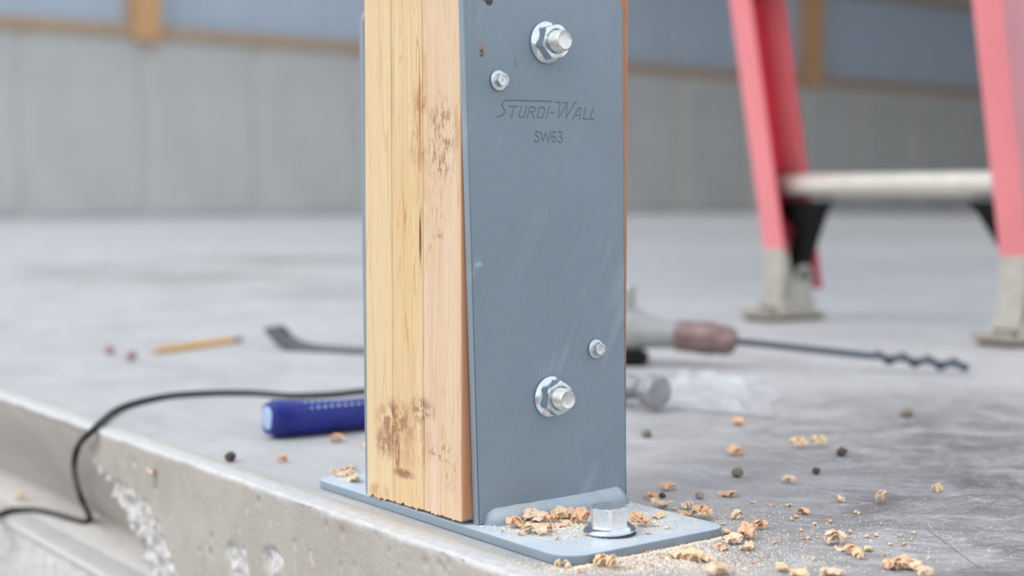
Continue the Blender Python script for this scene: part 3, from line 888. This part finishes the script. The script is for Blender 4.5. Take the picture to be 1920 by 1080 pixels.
# ================================================================== HAMMER
ha = at(500, 787, 2, .017); hf = at(1216, 739, 2, .020)
hd = Vector((hf.x-.065*.95-ha.x, hf.y+.065*.3-ha.y, 0)); Lh = hd.length
dirh = hd.normalized(); perp = Vector((dirh.y, -dirh.x, 0))
ham = empty('claw_hammer', (ha.x, ha.y, 0)); tag(ham, 'claw hammer with deep blue grip lying on the slab behind the column', 'hammer')
def hp(s_, p_, z): return dirh*s_ + perp*p_ + Vector((0, 0, z))
def oval(s_, w_, h_, z, n=24, p_=0, pw=2.4):
    out = []
    for j in range(n):
        a = 2*math.pi*j/n; c_, s2 = math.cos(a), math.sin(a)
        out.append(hp(s_, p_+w_*math.copysign(abs(c_)**(2/pw), c_), z+h_*math.copysign(abs(s2)**(2/pw), s2)))
    return out
prof = [(0, .011, .010), (.001, .0145, .0135), (.008, .0175, .0165), (.03, .0165, .0155), (.07, .0150, .0140), (.11, .0152, .0142), (.15, .0148, .0135), (.175, .0135, .012), (.185, .011, .009)]
mb = MB().loft([oval(s_, w_, h_, h_+.001 if s_ > .002 else h_+.004) for s_, w_, h_ in prof]); gp = mb.make('grip', M_blue, ham, 50)
mb = MB()
for k in range(22):
    for side in (-1, 1):
        s_ = .016+k*.0066; c0 = hp(s_, .0112+.0005*side, .0262+.0008*side)
        c0 = hp(s_+side*.0016, .0095+.0032*side, .0285-.0022*side)
        M = frame(c0, (perp*.55+Vector((0, 0, .83))), dirh)
        mb.lathe([(-.0006, .0016), (.0004, .0015), (.0006, .0008)], 8, M)
mb.make('grip_dots', M_pale, gp); gp.children[0]['kind'] = 'stuff'
mb = MB().loft([oval(s_, w_, h_, z_) for s_, w_, h_, z_ in ((-.0012, .006, .006, .0185), (-.0006, .0098, .0092, .0185), (.0012, .0125, .0118, .0175))]); mb.make('butt_glint', M_pale, ham, 40)  # pale end piece paints the highlight on the blue butt
mb = MB().loft([oval(.18, .0080, .0060, .013), oval(.22, .0068, .0052, .014), oval(Lh-.02, .0075, .0055, .0185), oval(Lh+.012, .0095, .008, .020)]); mb.make('neck', M_steel, ham, 50)
hc = dirh*Lh + Vector((0, 0, .0205))
M = frame(hc, perp, dirh)
mb = MB().lathe([(-.014, .0125), (.010, .0130), (.018, .0115), (.030, .0105), (.040, .0115), (.046, .0150), (.0475, .0163), (.062, .0163), (.0645, .0145), (.0648, .008)], 40, M); mb.make('head', M_steel, ham, 35)
for s2 in (-1, 1):
    mb = MB(); rings = []
    for k in range(9):
        t = k/8; p_ = -.012-.070*t; half = .0095*(1-.35*t); gap = .0008+.0045*t
        zz = .0125*(1-t*.55); dz = -.010*t*t
        cs = s2*(gap+half/2+ .002*t); hw = half/2
        pts = [(cs-hw, zz), (cs+hw, zz), (cs+hw, -zz), (cs-hw, -zz)]
        rings.append([hp(Lh+s_, p_, max(.002, .0205+z_+dz)) for s_, z_ in pts])
    mb.loft(rings); o = mb.make('claw', M_steel, ham)
    bm = bmesh.new(); bm.from_mesh(o.data); bmesh.ops.recalc_face_normals(bm, faces=bm.faces); bm.to_mesh(o.data); bm.free()

# ================================================================== DRILL
dc = at(1322, 634, 2, .036); tip = at(1818, 687, 2, .010)
base0 = Vector((dc.x, dc.y, 0)); dx = (tip-dc); dh = Vector((dx.x, dx.y, dx.z)).normalized()
dr = empty('power_drill', base0); tag(dr, 'silver power drill lying right of the column, fitted with a long auger bit', 'drill')
M = frame((0, 0, .036), dh, (0, 0, 1))
k = 60
# chuck: knurled sleeve and nose
rings = []
for h, r in ((-.038, .014), (-.036, .0195), (.012, .0205), (.014, .0185), (.028, .0190), (.036, .0150), (.040, .0085)):
    ring = []
    for j in range(k):
        a = 2*math.pi*j/k; rr = r*(1+(.02 if (j % 5 == 0 and -.035 < h < .013) else 0)); ring.append(M @ Vector((rr*math.cos(a), rr*math.sin(a), h)))
    rings.append(ring)
mb = MB().loft(rings); ck = mb.make('chuck', M_chuck, dr, 40)
Lb = (tip-dc).length
# auger bit: plain shank, then helical flutes
mb = MB(); rings = []; ns = 160; sg = 16
for i in range(ns+1):
    h = .040+(Lb-.040)*i/ns
    fl = sstep(Lb*.62, Lb*.68, h); ring = []
    for j in range(sg):
        a = 2*math.pi*j/sg; ph = a - h/.030*2*math.pi
        lobe = .5+.5*math.cos(ph); lobe = lobe**3
        r = .0042*(1-fl)+fl*(.0030+.0062*lobe)
        if i == ns: r = .001
        elif h > Lb-.012: r = min(r, .0065)
        ring.append(M @ Vector((r*math.cos(a), r*math.sin(a), h)))
    rings.append(ring)
mb.loft(rings); mb.make('auger_bit', M_bit, dr, 40)
# gear case, body, side handle
mb = MB().lathe([(-.118, .028), (-.110, .030), (-.086, .029), (-.074, .021), (-.040, .0175), (-.036, .015)], 36, M); mb.make('gear_case', M_dalu, dr, 35)
mb = MB().lathe([(-.245, .020), (-.240, .031), (-.200, .034), (-.116, .034), (-.112, .031)], 36, M); mb.make('motor_housing', M_dalu, dr, 35)
for i in range(5):
    mb = MB().lathe([(-.225+i*.008, .0335), (-.221+i*.008, .0348), (-.219+i*.008, .0335)], 36, M); mb.make('vent_ring', M_black, dr, 35)
side = Vector((0, 0, 1)); ctr = M @ Vector((0, 0, -.098))
# side handle stub standing up from the gear case
lat = Vector((-dh.y, dh.x, 0)).normalized()
mb = MB().lathe([(.026, .009), (.050, .009), (.052, .011), (.056, .009)], 24, frame(ctr, (0, 0, 1))); mb.make('side_handle', M_dalu, dr, 35)
# pistol grip lying flat on the slab
mb = MB(); rings = []
for t in range(9):
    p = M @ Vector((0, 0, -.215-.020*t/8)) + lat*(.02+.120*t/8) + Vector((0, 0, -.008-.008*t/8)); rr = .017+.002*math.sin(t)
    rings.append([p + dh*(1.25*rr*math.cos(2*math.pi*j/20)) + Vector((0, 0, rr*math.sin(2*math.pi*j/20))) for j in range(20)])
mb.loft(rings); mb.make('handle', M_black, dr, 50)
p = M @ Vector((0, 0, -.190)) + lat*.055; MB().box((-.006, -.010, -.006), (.006, .010, .006), frame(p, (0, 0, 1), dh)).make('trigger', M_black, dr)
# dark battery-like foot under the gear case
a_ = M @ Vector((0, 0, -.125)); mb = MB().box((-.055, -.026, -.0), (.05, .026, .016), frame((a_.x, a_.y, 0), (0, 0, 1), dh)); bev(mb.make('rubber_bumper', M_black, dr), .004)

# ================================================================== PRY BAR, PENCIL
pa = at(512, 645, 2, .006); pb = at(690, 655, 2, .006)
pd = Vector((pb.x-pa.x, pb.y-pa.y, 0)).normalized(); pn = Vector((-pd.y, pd.x, 0))
pry = empty('pry_bar', (pa.x, pa.y, 0)); tag(pry, 'dark steel flat pry bar with flared end, lying left of the column', 'pry bar')
rings = []
for s_, w_, z_, t_ in ((0, .021, .030, .0015), (.004, .023, .027, .003), (.02, .021, .012, .0045), (.035, .019, .006, .005), (.06, .016, .0035, .0035), (.12, .013, .0034, .0033), (.20, .0125, .0034, .0033), (.34, .0125, .0034, .0033), (.36, .017, .0036, .0030), (.375, .019, .0036, .0008)):
    c_ = pd*s_+Vector((0, 0, z_)); rings.append([c_+pn*w_+Vector((0, 0, t_)), c_-pn*w_+Vector((0, 0, t_)), c_-pn*w_-Vector((0, 0, t_)), c_+pn*w_-Vector((0, 0, t_))])
mb = MB().loft(rings); bev(mb.make('bar', M_dsteel, pry), .0012)
mb = MB().box((-.0008, -.004, -.004), (.0, .004, .004)); MB().lathe([(.0066, .005), (.0075, .005)], 20, frame(pd*.345, (0, 0, 1))).make('nail_slot', M_slot, pry)

qa = at(278, 660, 2, .004); qb = at(452, 636, 2, .004); pd = (qb-qa); pd.z = 0; L = pd.length; pd.normalize()
pc = empty('pencil', (qa.x, qa.y, .0042)); tag(pc, 'yellow pencil with metal ferrule lying on the slab left of the pry bar', 'pencil')
M = frame((0, 0, 0), pd, (0, 0, 1)); Mh = M @ Matrix.Rotation(R(30), 4, 'Z')
mb = MB().lathe([(.022, .0046), (L-.020, .0046)], 6, Mh); mb.make('barrel', M_pencil, pc)
mb = MB().lathe([(.0, .0003), (.0215, .0044)], 18, M); mb.make('sharpened_tip', M_pwood, pc, 50)
mb = MB().lathe([(L-.020, .0045), (L-.018, .0047), (L-.015, .0043), (L-.012, .0047), (L-.006, .0045)], 18, M); mb.make('ferrule', M_ferr, pc, 50)
mb = MB().lathe([(L-.006, .0040), (L, .0038), (L+.001, .0028)], 18, M); mb.make('eraser', M_pebr, pc, 50)

# ================================================================== CORD
RC = .0031
P = []
for (u, v) in ((1120, 720), (900, 727), (760, 733), (687, 733), (620, 740), (545, 742), (480, 737), (400, 737), (320, 742), (255, 755), (215, 771)):
    q = at(u, v, 2, RC); P.append(Vector((q.x, q.y, RC)))
P.append(at(176, 800, 1, YS-.003)); P[-1].z = .001
for (u, v, y) in ((148, 835, YS-.008), (139, 875, YS-.002), (146, 915, .004), (157, 945, .016)): P.append(at(u, v, 1, y))
for (u, v) in ((169, 972), (158, 979), (130, 972), (95, 962), (60, 956), (25, 957), (0, 964), (-40, 985)):
    P.append(at(u, v, 2, -.1312+RC))
for i in range(3): P.append(P[-1]+Vector((-.10, -.02-.05*i, -.03-.09*i)))
P = smooth_path(P, 10)
for p_ in P:
    if p_.y > YS+.004 and p_.z > -.02: p_.z = max(p_.z, RC)
mb = MB().tube(P, RC, 14); cd_ = mb.make('extension_cord', M_cord, None, True)
tag(cd_, 'black power cord drooping over the slab edge into the pocket at left', 'cord')

# ================================================================== PLASTIC FILM
V = []; F = []; n1, n2 = 60, 46
c0 = at(1250, 768); c1 = at(1448, 788); c2 = at(1442, 716); 
for i in range(n1+1):
    for j in range(n2+1):
        s_, t_ = i/n1, j/n2
        e = .03*noise.noise(Vector((s_*3, t_*3, 1)))
        q = c0.lerp(c1, s_)*(1-t_) + at(1262, 702).lerp(c2, s_)*t_
        hgt = .003+.013*max(0, noise.noise(Vector((s_*4.2, t_*3.6, 5)))+.35*noise.noise(Vector((s_*11, t_*10, 3)))+.22)*min(1, 7*min(s_, 1-s_, t_, 1-t_)+.1)+.003*abs(noise.noise(Vector((s_*30, t_*26, 3))))
        V.append((q.x+e, q.y+e*.6, hgt))
for i in range(n1):
    for j in range(n2): a = i*(n2+1)+j; F.append((a, a+n2+1, a+n2+2, a+1))
pf = mesh('plastic_film', V, F, M_film, None, True); tag(pf, 'crumpled clear plastic film lying on the slab between hammer head and drill bit', 'plastic film')

# ================================================================== SHAVINGS, PEBBLES, DUST
def shaving_mesh(seed, style):
    """curled, torn wood shaving about 1 unit across, resting on z=0"""
    r = random.Random(seed); V = []; F = []
    curls = {'clump': 7, 'curl': 3, 'flake': 1, 'round': 1}[style]
    for c_ in range(curls):
        nu, nv_ = 7, 5
        Rz = Matrix.Rotation(r.uniform(0, 6.28), 3, 'Z') @ Matrix.Rotation(r.uniform(-.5, .5), 3, 'X')
        if style == 'flake': Rz = Matrix.Rotation(r.uniform(0, 6.28), 3, 'Z') @ Matrix.Rotation(r.uniform(-.12, .12), 3, 'X')
        bend = r.uniform(2.2, 4.0) if style in ('clump', 'curl') else r.uniform(.5, 1.3)
        wd = r.uniform(.35, .6) if style in ('clump', 'curl') else r.uniform(.5, .75)
        L_ = 1.0 if style != 'clump' else .75
        off = Vector((r.uniform(-.28, .28), r.uniform(-.2, .2), r.uniform(0, .16)))*(1 if curls > 2 else .35)
        rad = L_/bend; n0 = len(V)
        for i in range(nu):
            t = i/(nu-1)-.5
            for j in range(nv_):
                s_ = j/(nv_-1)-.5
                if style == 'round': s_ *= math.sqrt(max(.05, 1-(2*t)**2)); a = t*.5; p = Vector((t*.9, s_*.95, .08*(t*t)))
                else:
                    a = t*bend
                    p = Vector((rad*math.sin(a), s_*wd*(1-.35*abs(2*t)**2)+.12*t, rad*(math.cos(a)) if style != 'flake' else rad*(1-math.cos(a))))
                p += Vector((r.uniform(-1, 1), r.uniform(-1, 1), r.uniform(-1, 1)))*.07
                V.append(Rz @ p + off)
        for i in range(nu-1):
            for j in range(nv_-1): a = n0+i*nv_+j; F.append((a, a+nv_, a+nv_+1, a+1))
    nb = len(V); th = .035      # give the shavings thickness
    bm = bmesh.new(); vs = [bm.verts.new(v) for v in V]
    for f in F: bm.faces.new([vs[i] for i in f])
    bmesh.ops.recalc_face_normals(bm, faces=bm.faces)
    bmesh.ops.solidify(bm, geom=list(bm.faces), thickness=th)
    zmin = min(v.co.z for v in bm.verts)
    xs_ = [v.co.x for v in bm.verts]; ys_ = [v.co.y for v in bm.verts]
    cx_, cy_ = (max(xs_)+min(xs_))/2, (max(ys_)+min(ys_))/2; sc = 1/max(max(xs_)-min(xs_), max(ys_)-min(ys_))
    for v in bm.verts: v.co = Vector(((v.co.x-cx_)*sc, (v.co.y-cy_)*sc, (v.co.z-zmin)*sc))
    hz = max(v.co.z for v in bm.verts)
    me = bpy.data.meshes.new('wood_shaving'); bm.to_mesh(me); bm.free()
    me.polygons.foreach_set('use_smooth', [True]*len(me.polygons))
    try: me.set_sharp_from_angle(angle=R(55))
    except Exception: pass
    return me, hz
LIB = {}
for st_ in ('clump', 'curl', 'flake', 'round'):
    LIB[st_] = []
    for k in range(6):
        for mi in range(3):
            me, hz = shaving_mesh(hash((st_ == 'clump', st_ == 'curl', st_ == 'flake', k)) % 9999 + k, st_); me.materials.append(M_chips[mi])
            LIB[st_].append((me, hz, mi))
rs = random.Random(11); used = {}
def shaving(u, v, wpx, hpx, style, mi, z=0.0, label=None, group=None, axis=2, face=None):
    q = at(u, v+hpx*.32, 2, z); dep = (q-CAM).dot(FW); w_ = wpx*dep/F_PX
    opts = [e for e in LIB[style] if e[2] == mi]; me, hz, _ = opts[rs.randrange(len(opts))]
    o = bpy.data.objects.new('wood_shaving', me); col.objects.link(o)
    o.location = (q.x, q.y, z)
    hh = min(hpx*dep/F_PX*1.05, w_*1.2)/hz
    o.scale = (w_*1.2, w_*1.2, max(.2*w_, hh)); o.rotation_euler = (0, 0, rs.uniform(0, 6.28))
    tag(o, label, 'wood shaving', group); return o
BZ = BT
NAMED = [
 (966, 982, 32, 24, 'clump', 1, BZ, 'pale curled shaving at the left end of the heap on the base plate'),
 (1003, 972, 40, 26, 'clump', 0, BZ, 'cream clump forming the middle of the heap beside the anchor bolt'),
 (1008, 996, 42, 20, 'curl', 0, BZ, 'broad cream shaving at the front of the heap on the base plate'),
 (1026, 993, 26, 18, 'curl', 1, BZ, 'orange-edged curl tucked against the front shaving of the heap'),
 (1032, 976, 30, 20, 'clump', 1, BZ, 'tan clump low in the centre of the heap on the base plate'),
 (1050, 966, 36, 24, 'clump', 2, BZ, 'yellowish clump at the back of the heap on the base plate'),
 (1070, 965, 26, 24, 'clump', 0, BZ, 'cream clump at the back right of the heap on the base plate'),
 (1088, 972, 32, 30, 'clump', 1, BZ, 'orange curled clump of the heap lying nearest the anchor bolt'),
 (1050, 985, 30, 12, 'flake', 0, BZ, 'thin flake at the front right of the heap on the base plate'),
 (984, 988, 24, 12, 'flake', 2, BZ, 'thin flake between the left curl and the front shaving of the heap'),
 (1192, 972, 22, 20, 'curl', 1, BZ, 'orange shaving leaning behind the anchor bolt at its right'),
 (1208, 982, 36, 18, 'clump', 1, BZ, 'orange dark-edged clump on the base plate right of the anchor bolt'),
 (1233, 968, 32, 9, 'flake', 2, BZ, 'flat pale flake on the base plate between anchor bolt and its far corner'),
 (640, 888, 34, 13, 'flake', 2, BZ, 'yellow flake on the base plate end left of the column'),
 (655, 882, 26, 14, 'curl', 1, BZ, 'tan curl on the base plate end left of the column'),
 (664, 898, 34, 14, 'flake', 2, BZ, 'pale flake closest to the column on the left base plate end'),
 (1290, 964, 30, 18, 'flake', 1, 0, 'flat peach shaving behind the far corner of the base plate'),
 (1320, 964, 46, 28, 'clump', 1, 0, 'big orange crumpled shaving behind the right corner of the base plate'),
 (1240, 948, 42, 20, 'flake', 0, 0, 'two-winged folded flake behind the anchor bolt on the slab'),
 (1221, 932, 24, 15, 'curl', 1, 0, 'small orange curl on the slab close to the plate edge behind the anchor bolt'),
 (1253, 914, 30, 14, 'curl', 1, 0, 'tan curl lying farthest back of those behind the anchor bolt'),
 (1288, 949, 20, 17, 'round', 0, 0, 'round pale disc-like flake behind the base plate'),
 (1367, 926, 34, 12, 'curl', 1, 0, 'long tan curl on the slab back of the big orange shaving'),
 (1382, 968, 24, 18, 'curl', 0, 0, 'small ring-shaped shaving right of the big orange shaving'),
 (1427, 987, 22, 20, 'curl', 1, 0, 'small hooded curl with dark hollow right of the tall clump'),
 (1399, 1000, 36, 32, 'clump', 1, 0, 'tall peach clump on the slab right of the base plate corner'),
 (1375, 1013, 36, 20, 'clump', 0, 0, 'low cream clump touching the tall peach clump'),
 (1363, 999, 22, 9, 'flake', 2, 0, 'thin sliver behind the low cream clump'),
 (1400, 1026, 36, 14, 'flake', 2, 0, 'flat pale flake in front of the tall peach clump'),
 (1352, 1029, 22, 13, 'curl', 1, 0, 'little orange curl right of the base plate in front of the low clump'),
 (1270, 1040, 32, 18, 'clump', 0, 0, 'pale clump in front of the base plate edge, left part of a cluster'),
 (1296, 1044, 42, 24, 'clump', 2, 0, 'yellow clump at the middle of the cluster in front of the base plate'),
 (1320, 1048, 24, 16, 'clump', 0, 0, 'cream clump at the right of the cluster in front of the base plate'),
 (1346, 1070, 46, 28, 'clump', 0, 0, 'cream clump cut by the bottom of the picture, below the yellow cluster'),
 (1130, 1054, 34, 24, 'clump', 2, 0, 'yellow clump against the front edge of the base plate'),
 (1150, 1058, 26, 28, 'clump', 0, 0, 'peach clump against the front edge of the base plate, right of the yellow one'),
 (1047, 1057, 13, 18, 'curl', 2, 0, 'small yellow crumb at the rounded near corner of the base plate'),
 (1062, 1062, 16, 16, 'curl', 0, 0, 'small pink crumb at the rounded near corner of the base plate'),
 (1480, 901, 24, 15, 'curl', 0, 0, 'pale shaving on the slab below the pair of small dark pebbles'),
 (1511, 960, 26, 14, 'curl', 1, 0, 'tan shaving lying alone on the worn slab right of the clumps'),
 (1377, 847, 30, 20, 'curl', 1, 0, 'out-of-focus peach curl above the grey-brown pebble'),
 (1502, 833, 40, 20, 'clump', 2, 0, 'out-of-focus pale yellow shaving, left one of a pair farther back'),
 (1539, 830, 34, 22, 'clump', 2, 0, 'out-of-focus yellow shaving beside the brown pebble farther back'),
 (1652, 935, 22, 26, 'curl', 0, 0, 'upright peach flake standing alone on the right of the slab'),
 (1758, 917, 20, 17, 'curl', 2, 0, 'yellow-orange crumb farthest right on the slab'),
 (1577, 937, 17, 14, 'curl', 0, 0, 'small pale crumb between tan shaving and upright flake'),
 (1382, 792, 30, 14, 'flake', 1, 0, 'blurred orange flake in front of the plastic film'),
 (1567, 1012, 34, 28, 'curl', 0, 0, 'large cream curl at the edge of the dark patch on the slab'),
 (1600, 1035, 30, 20, 'curl', 1, 0, 'tan curl in front of the large cream curl'),
 (1612, 1042, 20, 20, 'curl', 2, 0, 'small yellow curl touching the tan curl near the bottom'),
 (1628, 1030, 24, 10, 'flake', 2, 0, 'flat yellow flake behind the tan curl near the bottom'),
 (1575, 1030, 22, 9, 'flake', 0, 0, 'thin cream flake left of the tan curl near the bottom'),
 (1688, 1058, 56, 26, 'clump', 1, 0, 'wide peaked peach clump near the bottom right'),
 (1712, 1062, 30, 22, 'clump', 0, 0, 'cream clump joined to the wide peaked clump'),
 (1732, 1076, 40, 26, 'clump', 0, 0, 'cream clump cut by the picture bottom, farthest right of the bottom row'),
 (1466, 1067, 36, 15, 'flake', 2, 0, 'pale flake in the bottom row left of the yellow clump'),
 (1500, 1078, 40, 20, 'clump', 2, 0, 'yellow clump in the bottom row of the picture'),
 (1553, 1076, 54, 18, 'clump', 0, 0, 'broad peach clump in the bottom row below the large cream curl'),
 (634, 823, 28, 16, 'curl', 1, 0, 'blurred tan curl on the slab left of the column below the hammer grip'),
 (529, 862, 20, 14, 'curl', 1, 0, 'blurred orange crumb on the slab left of the base plate'),
 (683, 838, 16, 12, 'curl', 0, 0, 'blurred pale crumb on the slab just left of the column'),
]
for (u, v, a, b, st_, mi, z, lab) in NAMED: shaving(u, v, a, b, st_, mi, z, lab, 'wood shavings around the bracket')
shaving(38, 934, 22, 18, 'curl', 0, -.131, 'pale shaving lying on the ledge above the power cord', 'wood shavings around the bracket')
# small crumbs
crumbs = [(1444, 947), (1485, 974), (1491, 969), (1528, 983), (1555, 978), (1608, 962), (1653, 983), (1503, 995), (1512, 1010), (1531, 1008), (1411, 942), (1480, 948), (1265, 955), (1330, 985), (1354, 982),
          (1594, 998), (1626, 1006), (1643, 1004), (1670, 1021), (1695, 1021), (1686, 1004), (1709, 1013), (1712, 1000), (1660, 1040), (1740, 1047), (1452, 1018), (1430, 1045), (1525, 1050), (1412, 1055),
          (1230, 985), (1250, 990), (1216, 1000), (1255, 975), (1100, 1002), (1080, 1005), (1045, 1010), (940, 995), (975, 1002), (1120, 1012), (1200, 1055), (1225, 1060), (1240, 1045), (1185, 1065), (1090, 1072), (1215, 1035)]
for (u, v) in crumbs:
    onp = (u < 1300 and v < 1012 and v > 975) and u > 900
    sty = rs.choice(['flake', 'curl']); mi = rs.randrange(3); lab = None
    for nm in sorted((n_ for n_ in NAMED if len(n_[7].split()) <= 10), key=lambda n_: math.hypot(n_[0]-u, 1.6*(n_[1]-v))):
        du, dv = u-nm[0], (v-nm[1])*1.6
        rel = ('right of' if du > 0 else 'left of') if abs(du) > abs(dv) else ('in front of' if dv > 0 else 'behind')
        if (rel, nm[7]) not in used:
            used[(rel, nm[7])] = 1; lab = 'wood crumb %s the %s' % (rel, nm[7]); break
    shaving(u, v, rs.uniform(7, 13), rs.uniform(5, 8), sty, mi, BZ if onp else 0, lab or 'tiny wood crumb', 'tiny wood crumbs')
q = at(284, 884, 1, YS)
o = bpy.data.objects.new('wood_shaving', LIB['flake'][0][0]); col.objects.link(o); o.location = q+Vector((0, -.0008, 0)); o.scale = (.013, .006, .006); o.rotation_euler = (R(80), R(12), 0)
tag(o, 'pale sliver stuck to the slab side above a dark slot', 'wood shaving')

def pebble(u, v, r_px, mat, label, seed, z=0):
    q = at(u, v+r_px*.5, 2, z); dep = (q-CAM).dot(FW); r = r_px*dep/F_PX
    bm = bmesh.new(); bmesh.ops.create_icosphere(bm, subdivisions=3, radius=1)
    for vv in bm.verts:
        d = 1+.28*noise.noise(vv.co*1.3+Vector((seed, 0, 0)))+.1*noise.noise(vv.co*4+Vector((seed, 3, 0))); vv.co = vv.co*d*r; vv.co.z *= .8
    zm = min(vv.co.z for vv in bm.verts)
    for vv in bm.verts: vv.co.z -= zm
    me = bpy.data.meshes.new('pebble'); bm.to_mesh(me); bm.free()
    o = link('pebble', me, mat, None, True); o.location = (q.x, q.y, z); tag(o, label, 'pebble', 'pebbles on the slab'); return o
pebble(1578, 850, 10, M_pebble, 'dark brown pebble right of the two yellow shavings farther back', 1)
pebble(1530, 885, 8, M_pebble, 'small dark brown pebble between shaving pair and worn patch', 2)
pebble(1383, 889, 11, M_pebg, 'grey-brown pebble below the out-of-focus peach curl', 3)
pebble(432, 860, 11, M_pebble, 'dark crumb of stone near the slab edge left of the bracket', 4)
pebble(1312, 931, 8, M_pebr, 'small flat greyish stone behind the round pale flake', 5)
pebble(1242, 930, 6, M_pebble, 'tiny dark stone behind the two-winged flake', 6)
pebble(205, 659, 10, M_pebr, 'blurred reddish speck of debris, left of the two beside the pencil tip', 7)
pebble(246, 670, 11, M_pebr, 'blurred reddish speck of debris nearest the pencil tip', 8)
pebble(1700, 776, 11, M_pebg, 'blurred flat grey stone on the slab near the right of the picture', 9)
pebble(1212, 815, 9, M_pebg, 'blurred brownish stone right of the grey plate', 10)

# fine sawdust, nobody could count it
rd = random.Random(5); V = []; F = []
def grain(x, y, z, s_):
    n0 = len(V); a = rd.uniform(0, 6.28)
    for k in range(3): V.append((x+s_*rd.uniform(.5, 1)*math.cos(a+k*2.1), y+s_*rd.uniform(.5, 1)*math.sin(a+k*2.1), z+rd.uniform(0, s_*.3)))
    V.append((x, y, z+s_*rd.uniform(.5, 1))); F.extend([(n0, n0+1, n0+3), (n0+1, n0+2, n0+3), (n0+2, n0, n0+3), (n0, n0+2, n0+1)])
def scatter(u, v, su, sv, n, z, smin=.0003, smax=.0009):
    for _ in range(n):
        uu, vv = rd.gauss(u, su), rd.gauss(v, sv)
        q = at(uu, vv, 2, z)
        onplate = -.190 < q.x < .100 and .004 < q.y < .131
        if z > 0 and not onplate: continue
        if z > 0 and (-.13 < q.x < .0085): continue
        if z == 0 and -.194 < q.x < .105 and -.001 < q.y < .136: continue
        if q.y < YS+.001: continue
        grain(q.x, q.y, z, rd.uniform(smin, smax))
scatter(1040, 985, 70, 14, 1500, BT); scatter(1120, 1010, 60, 16, 600, BT, .0002, .0006); scatter(1230, 975, 40, 14, 800, BT)
scatter(1035, 980, 42, 9, 420, BT, .0009, .0021); scatter(1205, 978, 16, 5, 60, BT, .0009, .0018); scatter(1295, 1046, 26, 7, 160, 0, .0009, .0019)
scatter(1250, 1060, 160, 14, 2200, 0, .0003, .0009)
scatter(650, 895, 22, 8, 300, BT); scatter(1180, 945, 30, 12, 200, BT)
scatter(1200, 1050, 90, 16, 1600, 0); scatter(1310, 1025, 60, 16, 1000, 0); scatter(1420, 1010, 100, 30, 700, 0); scatter(1600, 1020, 150, 30, 600, 0, .0003, .0008)
scatter(1060, 1066, 20, 6, 250, 0, .0003, .0011); scatter(1380, 970, 60, 20, 300, 0); scatter(1300, 1065, 120, 12, 900, 0)
for _ in range(900):           # ridge of dust along the plate's right edge
    y = rd.uniform(.0, .135); x = .1035+abs(rd.gauss(0, .0022)); grain(x, y, 0, rd.uniform(.0004, .0016)*(1 if x < .107 else .6))
sw = mesh('sawdust', V, F, flat('sawdust', srgb(250, 234, 214), .9, 0, .05, 300)); tag(sw, 'fine pale sawdust sprinkled on the base plate and slab', 'sawdust', None, 'stuff')
